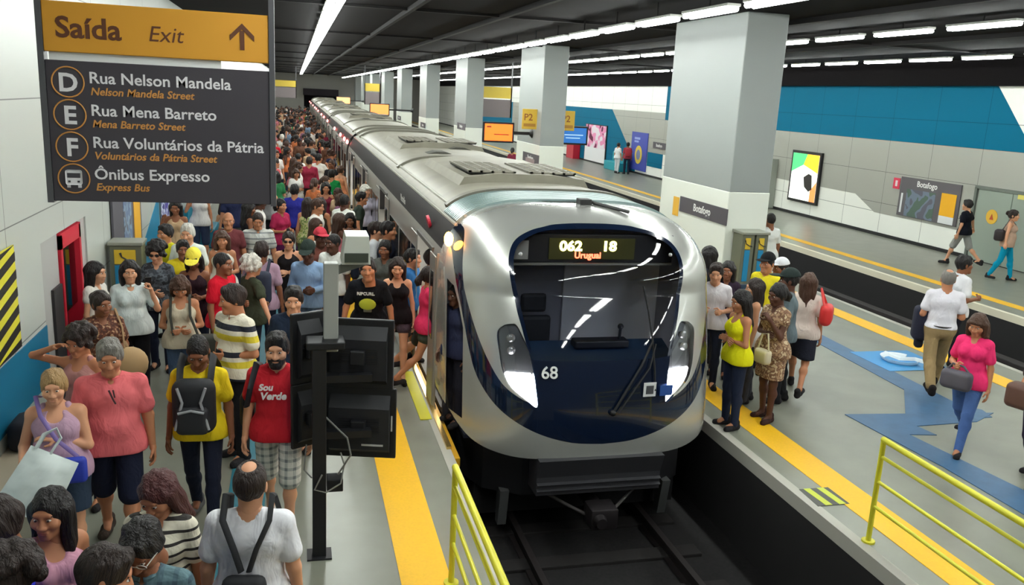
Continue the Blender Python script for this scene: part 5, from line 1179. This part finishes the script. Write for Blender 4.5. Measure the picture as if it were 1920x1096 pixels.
sr = wall_thing('small_red_sign', 23.3, 1.76, 'small red wall sign left of the dark station map board', 'sign'); MB().box(-0.015, 0, -0.15, 0.15, -0.17, 0.17).build('plate', mat((214, 56, 84), 0.5), sr); MB().box(-0.018, -0.015, -0.05, 0.05, -0.09, 0.09).build('white_mark', mat((235, 220, 220), 0.5), sr)
dm = mat((146, 158, 146), 0.4)
dd = empty('door_1', (Rw, 18.2, 0)); dd['kind'] = 'structure'
MB().box(-0.06, 0, -2.0, 1.8, 1.98, 2.06).box(-0.06, 0, 1.72, 1.8, 0, 2.0).build('door_frame', mat((104, 112, 104), 0.5), dd)
for k in range(3): MB().box(-0.04, 0, 1.68 - (k + 1) * 1.2, 1.66 - k * 1.2, 0.02, 1.97, 0.01).build('door_leaf', dm, dd)
MB().box(-0.05, -0.04, -0.05, 0.30, 1.86, 1.98).build('lamp_sign', mat((226, 214, 110), 0.5), dd)
MB().cyl((-0.05, 1.05, 1.28), (-0.04, 1.05, 1.28), 0.2, seg=20).build('warning_sticker', mat((226, 180, 60), 0.5), dd)
MB().prism([(0.98, 1.20), (1.12, 1.20), (1.05, 1.36)], 0, -0.055, -0.05).build('warning_mark', mat((180, 70, 30), 0.5), dd)
MB().box(-0.05, 0.0, 0.50, 0.54, 0.95, 1.15).build('door_handle', mat((60, 60, 60), 0.4), dd)
pk = wall_thing('poster', 51.8, 1.15, 'tall pink and white advertising poster by the red cabinet on the far wall', 'poster')
MB().box(-0.06, 0, -2.0, 2.0, -1.1, 1.25).build('frame', mat((30, 26, 30), 0.5), pk); MB().box(-0.07, -0.06, -1.9, 1.9, -0.2, 1.2).build('pink_print', blotch_mat((236, 226, 232), (236, 150, 190), (110, 40, 70), 1.6), pk); MB().box(-0.07, -0.06, -1.9, 1.9, -1.05, -0.2).build('white_print', mat((236, 236, 238), 0.5), pk)
bp = wall_thing('poster', 44.6, 1.25, 'blue poster with a yellow coin disc on the far wall', 'poster')
MB().box(-0.03, 0, -1.15, 1.15, -1.05, 1.02).build('sheet', mat((56, 70, 168), 0.5), bp); MB().cyl((-0.04, 0, -0.2), (-0.03, 0, -0.2), 0.5, seg=28).build('yellow_disc', mat((226, 196, 70), 0.5), bp); MB().cyl((-0.045, 0, -0.2), (-0.04, 0, -0.2), 0.28, seg=24).build('blue_disc', mat((120, 130, 170), 0.5), bp)
MB().box(-0.036, -0.03, -0.1, 0.7, 0.62, 0.74).box(-0.036, -0.03, 0.1, 0.7, 0.46, 0.56).build('print_lines', mat((150, 166, 220), 0.5), bp)
s5 = wall_thing('station_sign', 41.8, 1.72, 'small dark name board on the far wall beside the blue poster', 'sign'); MB().box(-0.03, 0, -0.9, 0.9, -0.16, 0.16).build('board', sign_g, s5); text('lettering', 'Botafogo', 0.22, letter_w, s5, FL(-0.031, 0.5, -0.07), bold=0.004, ext=0.001)
rc_ = MB().box(XR - 0.5, XR - 0.02, 54.8, 56.3, 0, 1.15, 0.02).build('red_cabinet', rd); tag(rc_, 'red cabinet standing by the far wall next to the pink poster', 'cabinet')
kg = MB().box(XR - 0.28, XR - 0.02, 30.3, 30.9, 0.02, 1.95, 0.01).build('grey_cabinet', mat((150, 156, 146), 0.5)); tag(kg, 'tall grey service cabinet on the far wall beside the lit advertising panel', 'cabinet')
fb = empty('teal_bench', (17.9, 46.6, 0), 0, 'teal seat block by the far wall near the blue poster', 'bench'); MB().box(-0.3, 0.3, -1.2, 1.2, 0, 0.5, 0.03).build('seat', mat((10, 150, 165), 0.5), fb); MB().box(0.2, 0.3, -1.2, 1.2, 0.5, 1.0, 0.03).build('backrest', mat((10, 150, 165), 0.5), fb)

# ------------------------------------------------------------------ screens and platform signs on the columns
def screen(loc, wd, ht, col, lab, arm):
    e = empty('screen', loc, 0, lab, 'screen')
    MB().box(-wd / 2, wd / 2, 0, 0.12, -ht / 2, ht / 2, 0.02).build('case', mat((18, 18, 22), 0.4), e)
    MB().box(-wd / 2 + 0.06, wd / 2 - 0.06, -0.006, 0.0, -ht / 2 + 0.06, ht / 2 - 0.06).build('display', mat(col, 0.4, emit=1.3), e)
    a = MB().box(min(arm, 0), max(arm, 0), 0.03, 0.09, -0.05, 0.05)
    if arm: a.cyl((arm * 0.92, 0.06, 0), (arm, 0.06, 0), 0.06, 0.15) if arm > 0 else a.cyl((arm * 0.92, 0.06, 0), (arm, 0.06, 0), 0.06, 0.15)
    a.build('arm', mat((24, 24, 26), 0.5), e)
    return e
so = screen((6.44, 27.6, 2.66), 1.05, 0.66, (250, 96, 30), 'orange lit screen on an arm left of the second column', 1.15)
MB().box(-0.15, 0.35, -0.009, -0.006, -0.08, -0.05).box(-0.4, -0.25, -0.009, -0.006, 0.15, 0.2).build('print_lines', mat((150, 60, 30), 0.5), so)
s2 = screen((9.05, 27.6, 2.66), 0.95, 0.62, (24, 70, 120), 'blue lit departures screen on the right of the second column', -0.64)
MB().box(-0.35, 0.3, -0.009, -0.006, 0.0, 0.03).box(-0.3, 0.2, -0.009, -0.006, -0.1, -0.07).build('print_lines', mat((150, 180, 220), 0.5, emit=0.6), s2)
screen((5.35, 57.5, 2.6), 1.3, 0.75, (240, 120, 60), 'distant orange screen further along the column row', 2.2)
screen((5.3, 101.0, 2.5), 1.6, 0.8, (240, 160, 100), 'faint orange screen at the far end of the column row', 2.3)
for loc, rz, lab, side in (((7.36, 27.2, 3.10), 0, 'yellow P2 platform sign jutting left from the second column', 0), ((8.64, 27.2, 3.10), 0, 'yellow P2 platform sign jutting right from the second column', 1)):
    e = empty('platform_sign', loc, math.radians(rz), lab, 'sign'); hw = 0.25
    MB().box(-hw, hw, -0.02, 0.02, -0.28, 0.36, 0.01).build('plate', mat((216, 176, 60), 0.5), e)
    text('lettering', 'P2', 0.30, mat((150, 90, 40), 0.6), e, T(-0.20, -0.021, 0.0), bold=0.004, ext=0.001); MB().box(-hw + 0.05, hw - 0.05, -0.023, -0.02, -0.2, -0.1).build('print_lines', mat((180, 130, 50), 0.5), e)
e = empty('notice_plate', (CXL - 0.02, 27.6, 1.55), 0, 'grey pink notice plate low on the second column', 'sign'); MB().box(-0.02, 0, -0.5, 0.6, -0.3, 0.3).build('plate', mat((160, 140, 140), 0.5), e)
def hanging(loc, wd, lab):
    e = empty('hanging_sign', loc, 0, lab, 'sign'); MB().box(-wd / 2, wd / 2, 0, 0.08, 0.62, 1.15).build('header_panel', mat((214, 186, 70), 0.5), e); MB().box(-wd / 2, wd / 2, 0, 0.08, -0.3, 0.56).build('direction_panel', mat((130, 120, 122), 0.5), e)
    for q in (-wd / 2, wd / 2 - 0.06): MB().box(q, q + 0.06, 0, 0.08, -0.3, ZC - loc[2]).build('post', mat((90, 90, 94), 0.5), e)
hanging((-0.85, 78, 3.1), 1.9, 'distant hanging sign with yellow header over the crowded platform')
hanging((5.25, 62, 3.1), 1.1, 'distant hanging sign with yellow header beside the column row')
hanging((9.6, 42, 3.1), 1.6, 'distant hanging sign with yellow header behind the columns')

# ------------------------------------------------------------------ carried bags
def body_tube(mb, pts, r, flat=0.35): return mb.tube([(p.x, p.y, p.z) for p in [Vector(q) for q in pts]], r, 8, flat)
def hnd(key, i): return Vector(PEOPLE[key][1]['wr%d' % i])
bk = mat((24, 25, 30), 0.7); bg = mat((150, 152, 156), 0.5)
e = carried('yellow', 'backpack', 'black backpack with grey piping worn on the chest of the yellow tee', 'backpack')
MB().box(-0.17, 0.17, -0.36, -0.165, 0.98, 1.44, 0.085, seg=4).build('main_body', bk, e, smooth=True)
MB().box(-0.13, 0.13, -0.41, -0.32, 1.00, 1.24, 0.05, seg=3).build('front_pocket', mat((34, 35, 40), 0.6), e, smooth=True)
MB().tube([(-0.11, -0.37, 1.40), (-0.07, -0.385, 1.28), (-0.13, -0.39, 1.05)], 0.012).tube([(0.11, -0.37, 1.40), (0.07, -0.385, 1.28), (0.13, -0.39, 1.05)], 0.012).tube([(-0.10, -0.415, 1.20), (0, -0.42, 1.225), (0.10, -0.415, 1.20)], 0.011).build('piping', bg, e, smooth=True)
for sg in (-1, 1): MB().tube([(sg * 0.12, -0.20, 1.40), (sg * 0.125, -0.13, 1.50), (sg * 0.12, 0.0, 1.565), (sg * 0.13, 0.12, 1.46), (sg * 0.17, 0.13, 1.30)], 0.035, 8, 0.3).build('strap', bk, e, smooth=True)
e = carried('whiteback', 'backpack', 'small black drawstring backpack on the balding man in the white shirt', 'backpack')
MB().box(-0.12, 0.12, 0.15, 0.26, 0.88, 1.18, 0.05, seg=3).build('main_body', bk, e, smooth=True)
for sg in (-1, 1): MB().tube([(sg * 0.02, 0.175, 1.19), (sg * 0.06, 0.165, 1.32), (sg * 0.125, 0.12, 1.47), (sg * 0.125, 0.02, 1.575), (sg * 0.12, -0.08, 1.53), (sg * 0.14, -0.13, 1.40)], 0.020, 8, 0.4).build('strap', bk, e, smooth=True)
e = carried('red', 'shoulder_bag', 'black shoulder bag strap and bag on the bearded man in the red tee', 'bag')
MB().box(-0.32, -0.20, -0.02, 0.26, 0.95, 1.25, 0.05, seg=3).build('main_body', bk, e, smooth=True)
MB().tube([(-0.24, -0.10, 1.18), (-0.20, -0.16, 1.36), (-0.16, -0.06, 1.545), (-0.16, 0.10, 1.50), (-0.22, 0.16, 1.25)], 0.030, 8, 0.35).build('strap', bk, e, smooth=True)
# white plastic bag in front of the blonde woman
e = carried('blonde', 'plastic_bag', 'crumpled white plastic bag hanging from the blonde woman\'s hand', 'bag')
h_ = hnd('blonde', 1)
mbp = MB(); bmx = mbp.bm; nx, nz = 14, 14; g = np.random.default_rng(5); rows_ = []
for side_ in (1, -1):
    R_ = []
    for i in range(nx + 1):
        r_ = []
        for j in range(nz + 1):
            u, v = i / nx - .5, j / nz; bul = (1 - (2 * u) ** 2) * math.sin(PI * min(1, v * 1.1)) ** .7 if 0 < v else 0
            x = u * 0.40 * (1 - .15 * (1 - v)) ; z = -v * 0.46; y = side_ * (0.055 * max(0, bul) + 0.006) + g.normal(0, .005)
            r_.append(bmx.verts.new((x, y, z)))
        R_.append(r_)
    rows_.append(R_)
    for i in range(nx):
        for j in range(nz): bmx.faces.new((R_[i][j], R_[i + 1][j], R_[i + 1][j + 1], R_[i][j + 1]) if side_ > 0 else (R_[i][j + 1], R_[i + 1][j + 1], R_[i + 1][j], R_[i][j]))
bmesh.ops.recalc_face_normals(bmx, faces=bmx.faces)
pbm = mat((206, 216, 214), 0.4)
MB_ = Matrix.Translation((h_.x + 0.24, h_.y - 0.14, h_.z + 0.10)) @ Matrix.Rotation(math.radians(30), 4, 'Y') @ Matrix.Rotation(math.radians(-18), 4, 'X')
mbp.build('sack', pbm, e, smooth=True, M=MB_)
MB().tube([(-0.13, 0, -0.01), (-0.13, -0.01, 0.10), (-0.08, -0.02, 0.17), (-0.02, 0, 0.12), (-0.03, 0, -0.01)], 0.022, 8, 0.4).build('handle', pbm, e, smooth=True, M=MB_)
e = carried('blonde', 'crossbody_bag', 'royal blue crossbody bag with a mauve strap on the blonde woman', 'bag')
MB().box(-0.02, 0.22, -0.31, -0.23, 0.86, 1.06, 0.035, seg=3).build('main_body', mat((36, 58, 170), 0.6), e, smooth=True)
MB().tube([(0.16, -0.25, 1.05), (0.02, -0.235, 1.20), (-0.08, -0.16, 1.36), (-0.125, -0.03, 1.47), (-0.11, 0.09, 1.42)], 0.016, 8, 0.4).build('strap', mat((110, 90, 150), 0.6), e, smooth=True)
e = carried('pink', 'spectacles', 'folded dark spectacles hanging from the collar of the salmon polo', 'spectacles')
MB().tube([(-0.01, -0.19, 1.44), (0.02, -0.20, 1.36), (0.035, -0.205, 1.33)], 0.007).tube([(0.02, -0.19, 1.44), (0.03, -0.20, 1.38)], 0.006).build('frame', mat((60, 30, 34), 0.4), e, smooth=True)
e = carried('browntop', 'shoulder_bag', 'round beige shoulder bag on the woman in the brown blouse', 'bag')
MB().ball((0.20, -0.20, 0.90), 0.19, 1.0, .55, 1.0, 20).build('main_body', mat((176, 146, 104), 0.7), e, smooth=True)
MB().tube([(0.16, -0.22, 1.05), (0.17, -0.10, 1.28), (0.13, 0.0, 1.46), (0.17, 0.12, 1.25), (0.22, -0.08, 1.04)], 0.014, 8, 0.5).build('strap', mat((150, 120, 84), 0.7), e, smooth=True)
e = carried('vest', 'tote_bag', 'dark olive tote bag under the arm of the woman in the cream top', 'bag')
MB().box(0.10, 0.42, -0.26, -0.10, 0.66, 0.98, 0.05, seg=3).build('main_body', mat((40, 42, 34), 0.7), e, smooth=True)
for sg in (-1, 1): MB().tube([(sg * .13 + .05, -0.18, 0.98), (sg * 0.105, -0.175, 1.2), (sg * 0.10, -0.07, 1.40), (sg * 0.10, 0.03, 1.43), (sg * 0.12, 0.12, 1.25)], 0.018, 8, 0.4).build('strap', mat((40, 42, 34), 0.7), e, smooth=True)
e = carried('lilac', 'backpack', 'navy backpack on the man in the lilac shirt seen from behind', 'backpack')
MB().box(-0.17, 0.17, 0.14, 0.34, 0.98, 1.42, 0.07, seg=3).build('main_body', mat((28, 36, 58), 0.7), e, smooth=True)
for sg in (-1, 1): MB().tube([(sg * 0.11, 0.16, 1.40), (sg * 0.12, 0.05, 1.545), (sg * 0.12, -0.08, 1.50), (sg * 0.14, -0.15, 1.30)], 0.024, 8, 0.4).build('strap', mat((28, 36, 58), 0.7), e, smooth=True)
e = carried('whiteback2', 'sling_bag', 'khaki sling bag across the bending man in the white tee', 'bag')
MB().box(-0.28, -0.02, 0.12, 0.24, 0.86, 1.12, 0.04, seg=3).build('main_body', mat((120, 116, 90), 0.7), e, smooth=True); MB().tube([(-0.2, 0.16, 1.1), (-0.02, 0.10, 1.32), (0.10, -0.08, 1.50)], 0.016, 8, 0.5).build('strap', mat((84, 90, 74), 0.7), e, smooth=True)
e = carried('dresswoman', 'handbag', 'small cream handbag hanging from the woman in the beige dress', 'bag')
MB().box(-0.02, 0.20, -0.30, -0.18, 0.80, 0.98, 0.04, seg=3).build('main_body', mat((206, 196, 166), 0.5), e, smooth=True); MB().tube([(0.0, -0.24, 0.97), (0.05, -0.24, 1.16), (0.12, -0.22, 1.18), (0.18, -0.24, 0.97)], 0.011, 8).build('handle', mat((206, 196, 166), 0.5), e, smooth=True)
e = carried('redbag', 'shoulder_bag', 'bright red shoulder bag on the woman in the cream blouse', 'bag')
MB().box(-0.36, -0.20, -0.12, 0.20, 1.02, 1.30, 0.07, seg=4).build('main_body', mat((214, 48, 48), 0.5), e, smooth=True); MB().tube([(-0.26, -0.10, 1.26), (-0.17, 0.0, 1.50), (-0.26, 0.16, 1.26)], 0.016, 8, 0.5).build('strap', mat((214, 60, 56), 0.5), e, smooth=True)
e = carried('khaki', 'folded_jacket', 'dark navy jacket draped over the arm of the man in khaki trousers', 'jacket')
h_ = hnd('khaki', 0)
MB().box(h_.x - 0.04, h_.x + 0.20, h_.y - 0.02, h_.y + 0.24, h_.z - 0.42, h_.z + 0.07, 0.07, seg=3).build('cloth', mat((26, 28, 48), 0.85), e, smooth=True)
MB().box(h_.x + 0.02, h_.x + 0.14, h_.y + 0.02, h_.y + 0.16, h_.z - 0.55, h_.z - 0.38, 0.05, seg=3).build('sleeve', mat((24, 26, 44), 0.85), e, smooth=True)
rt_, J_, hm_ = PEOPLE['khaki']; bl = MB(); pz_ = J_['pel'][2]; bl.tube([(0.195 * math.cos(a), 0.155 * math.sin(a) + 0.005, pz_ + 0.03) for a in np.linspace(0, 2 * PI, 25)], 0.018, 6, 0.5); bl.build('belt', mat((40, 34, 30), 0.5), rt_, smooth=True)
e = carried('pinkwoman', 'handbag', 'grey handbag held in front of the woman in hot pink', 'bag')
h_ = hnd('pinkwoman', 1)
MB().box(h_.x - 0.10, h_.x + 0.24, h_.y - 0.16, h_.y - 0.02, h_.z - 0.26, h_.z - 0.03, 0.06, seg=4).build('main_body', mat((84, 80, 90), 0.6), e, smooth=True); MB().tube([(h_.x - 0.05, h_.y - 0.09, h_.z - 0.05), (h_.x + 0.0, h_.y - 0.07, h_.z + 0.03), (h_.x + 0.12, h_.y - 0.07, h_.z + 0.02), (h_.x + 0.2, h_.y - 0.09, h_.z - 0.05)], 0.013, 8).build('handle', mat((84, 80, 90), 0.6), e, smooth=True)
e = carried('edgewoman', 'handbag', 'brown leather bag held by the person at the frame edge', 'bag')
h_ = hnd('edgewoman', 1)
MB().box(h_.x - 0.12, h_.x + 0.30, h_.y - 0.20, h_.y + 0.0, h_.z - 0.22, h_.z + 0.05, 0.06, seg=4).build('main_body', mat((92, 62, 52), 0.6), e, smooth=True)
e = carried('farteal', 'shoulder_bag', 'dark shoulder bag behind the woman in bright teal trousers', 'bag'); MB().box(-0.34, -0.10, 0.08, 0.30, 0.98, 1.26, 0.06, seg=3).build('main_body', mat((44, 36, 40), 0.6), e, smooth=True); MB().tube([(-0.22, 0.15, 1.24), (-0.12, 0.02, 1.54), (-0.16, -0.12, 1.4)], 0.014, 8, .5).build('strap', mat((44, 36, 40), 0.6), e, smooth=True)
e = carried('benchwoman', 'backpack', 'red backpack on the person beside the far teal bench', 'backpack'); MB().box(-0.17, 0.17, 0.14, 0.34, 0.98, 1.42, 0.07, seg=3).build('main_body', mat((170, 40, 56), 0.7), e, smooth=True)
def phone_in_hand(key, i, lab):
    h_ = hnd(key, i); f_ = Vector(nrm(PEOPLE[key][1]['fd%d' % i])); c = h_ + f_ * 0.10; e = carried(key, 'mobile_phone', lab, 'phone')
    MB().box(c.x - 0.035, c.x + 0.035, c.y - 0.006, c.y + 0.006, c.z - 0.07, c.z + 0.07, 0.004).build('case', mat((22, 22, 26), 0.3), e)
phone_in_hand('stripedwoman', 1, 'dark phone in the hand of the woman in the striped top'); phone_in_hand('whitephone', 0, 'dark phone held up by the woman in the white blouse'); phone_in_hand('maroon', 1, 'phone held by the woman in the magenta tee')
# prints on shirts
def shirt_print(key, name, mb, m): return mb.build(name, m, PEOPLE[key][0])
J_ = PEOPLE['red'][1]; rt = PEOPLE['red'][0]
sM = T(0, -0.158, 1.30)
text('shirt_lettering', 'Sou', 0.075, mat((236, 226, 226), 0.7), rt, T(-0.13, -0.190, 1.355), bold=0.003, ext=0.003, shear=.2); text('shirt_lettering', 'Verde', 0.085, mat((236, 226, 226), 0.7), rt, T(-0.12, -0.186, 1.275), bold=0.003, ext=0.003, shear=.2)
J_, rt = PEOPLE['blacktee'][1], PEOPLE['blacktee'][0]; tt = J_['t']; Rt = Matrix(J_['T'].tolist()).to_4x4()
def chest_M(z, d=0.152): p = tt(0, -d, z); return Matrix.Translation(p.tolist()) @ Rt
lime = mat((196, 206, 60), 0.7)
MB().ball((0, 0, 0), 0.105, 1.0, .18, .78, 16).build('lime_print', lime, rt, smooth=True, M=chest_M(.27, .135)); MB().box(-0.05, 0.05, -0.012, 0.008, -0.085, -0.03, 0.008).build('grey_print', mat((110, 116, 100), 0.7), rt, M=chest_M(.245, .13))
text('shirt_lettering', 'RIPCURL', 0.055, mat((226, 228, 226), 0.7), rt, chest_M(.40, .147) @ T(-0.125, 0, 0), bold=0.002, ext=0.004)

# ------------------------------------------------------------------ the dense crowd along the train
def variant(fem, hair, top, bot, L, R, legs, H):
    J = rig(H, fem, .2, L, R, legs); hm = Matrix.Translation(Vector(J['head'])) @ Matrix.Rotation(math.radians(8), 4, 'X') @ Matrix.Scale(J['s'] * 1.09, 4)
    V, F, MI = make_body(J, fem, .2, hm, .026); me = np_mesh(V, F, True, MI)
    for x in (mat(SKIN['tan'], 0.55), mat((225, 220, 212), 0.3), mat(HAIRC['dark'], 0.5), mat((160, 90, 76), 0.45)): me.materials.append(x)
    def mk(v, f): q = np_mesh(v, f, True); q.materials.append(dark_m); return q
    hv, hf = hair_mesh(hair); tv, tf, _ = make_top(J, top, fem, .2, .026); bv, bf = make_bottom(J, bot, fem, .2, .028)
    return me, mk(xf(hm, hv), hf), mk(tv, tf), mk(bv, bf)
VARS = [variant(*a) for a in ((0, 'short', 'tee', 'jeans', 'down', 'bent', 'stand', 1.74), (0, 'buzz', 'polo', 'pants', 'bent', 'down', 'step', 1.80), (1, 'long', 'tank', 'jeans', 'down', 'bent', 'stand', 1.66), (1, 'pony', 'tee', 'skirt', 'bent', 'down', 'step', 1.64), (1, 'bob', 'tee', 'jeans', 'cross', 'cross', 'stand', 1.62), (0, 'short', 'long', 'pants', 'belly', 'down', 'stand', 1.72), (1, 'verylong', 'tank', 'shorts', 'down', 'phone', 'stand', 1.65), (0, 'curly', 'tee', 'shorts', 'down', 'down', 'step', 1.70))]
TOPS = [('maroon', (120, 36, 58)), ('white', (226, 222, 216)), ('black', (28, 26, 30)), ('grey', (130, 130, 130)), ('dusty pink', (200, 120, 130)), ('navy', (34, 40, 72)), ('white', (226, 222, 216)), ('red', (190, 40, 52)), ('beige', (190, 160, 126)), ('green', (48, 120, 74)), ('brown', (104, 72, 56)), ('light blue', (140, 166, 196)), ('black', (28, 26, 30)), ('mauve', (136, 92, 116)), ('orange', (206, 118, 72)), ('white', (226, 222, 216))]
HNAMES = {'black': (24, 20, 20), 'brown': (70, 46, 34)}
placed = [(r.location.x, r.location.y) for r, _, _ in PEOPLE.values()]
def crowd_person(x, y, k):
    vi = random.choice((0, 1, 2, 2, 3, 4, 5, 6, 6, 7)); tn, tcol = TOPS[k % len(TOPS)] if random.random() < .6 else random.choice(TOPS); hn = random.choice(('black', 'black', 'brown'))
    skin = random.choice(('light', 'tan', 'tan', 'brown', 'dark')); bc = random.choice(((34, 40, 58), (50, 60, 84), (30, 30, 34), (110, 104, 96), (60, 50, 48)))
    v = VARS[vi]; rz = random.choice((random.gauss(70, 40), random.gauss(0, 50), random.gauss(175, 40)))
    r = bpy.data.objects.new('person', v[0]); COL.objects.link(r); r.location = (x, y, 0); r.rotation_euler = (0, 0, math.radians(rz)); sc = random.uniform(.97, 1.04); r.scale = (sc, sc, sc)
    r.material_slots[0].link = 'OBJECT'; r.material_slots[0].material = mat(SKIN[skin], 0.55, spec=0.35)
    fem = vi in (2, 3, 4, 6); zone = 'alongside the first car' if y < 28.6 else 'alongside the second car' if y < 48 else 'far down the platform'
    tag(r, '%s in a %s top with %s hair in the crowd %s' % ('woman' if fem else 'man', tn, hn, zone), 'person', 'crowd %s, %s in %s with %s hair' % (zone, 'women' if fem else 'men', tn, hn))
    for nm, me, c in (('hair', v[1], HNAMES[hn]), ('shirt', v[2], tcol), ('skirt' if vi == 3 else 'trousers', v[3], bc)):
        o = bpy.data.objects.new(nm, me); COL.objects.link(o); o.parent = r; o.material_slots[0].link = 'OBJECT'; o.material_slots[0].material = hair_mat(c) if nm == 'hair' else fabric(c)
k = 0; tries = 0
CROWD = 205
while k < CROWD and tries < 60000:
    tries += 1
    y = 13.4 + 84 * random.random() ** 1.25; lo = -2.2 if y < 24 else -1.9 - 0.004 * y; x = random.uniform(lo, 1.30)
    if y < 16 and x < -1.2: continue
    dmin = .50
    if any((x - a) ** 2 + ((y - b) * .9) ** 2 < dmin ** 2 for a, b in placed): continue
    if abs(x + 2.2) < .75 and abs(y - 21.4) < 1.0: continue
    placed.append((x, y)); crowd_person(x, y, k); k += 1
print('crowd', k)
for x, y in ((6.9, 44.2), (6.8, 51.5), (9.3, 37.0)):
    crowd_person(x, y, k); k += 1
    o = [q for q in COL.objects if q.name.startswith('person') and 'group' in q][-1]
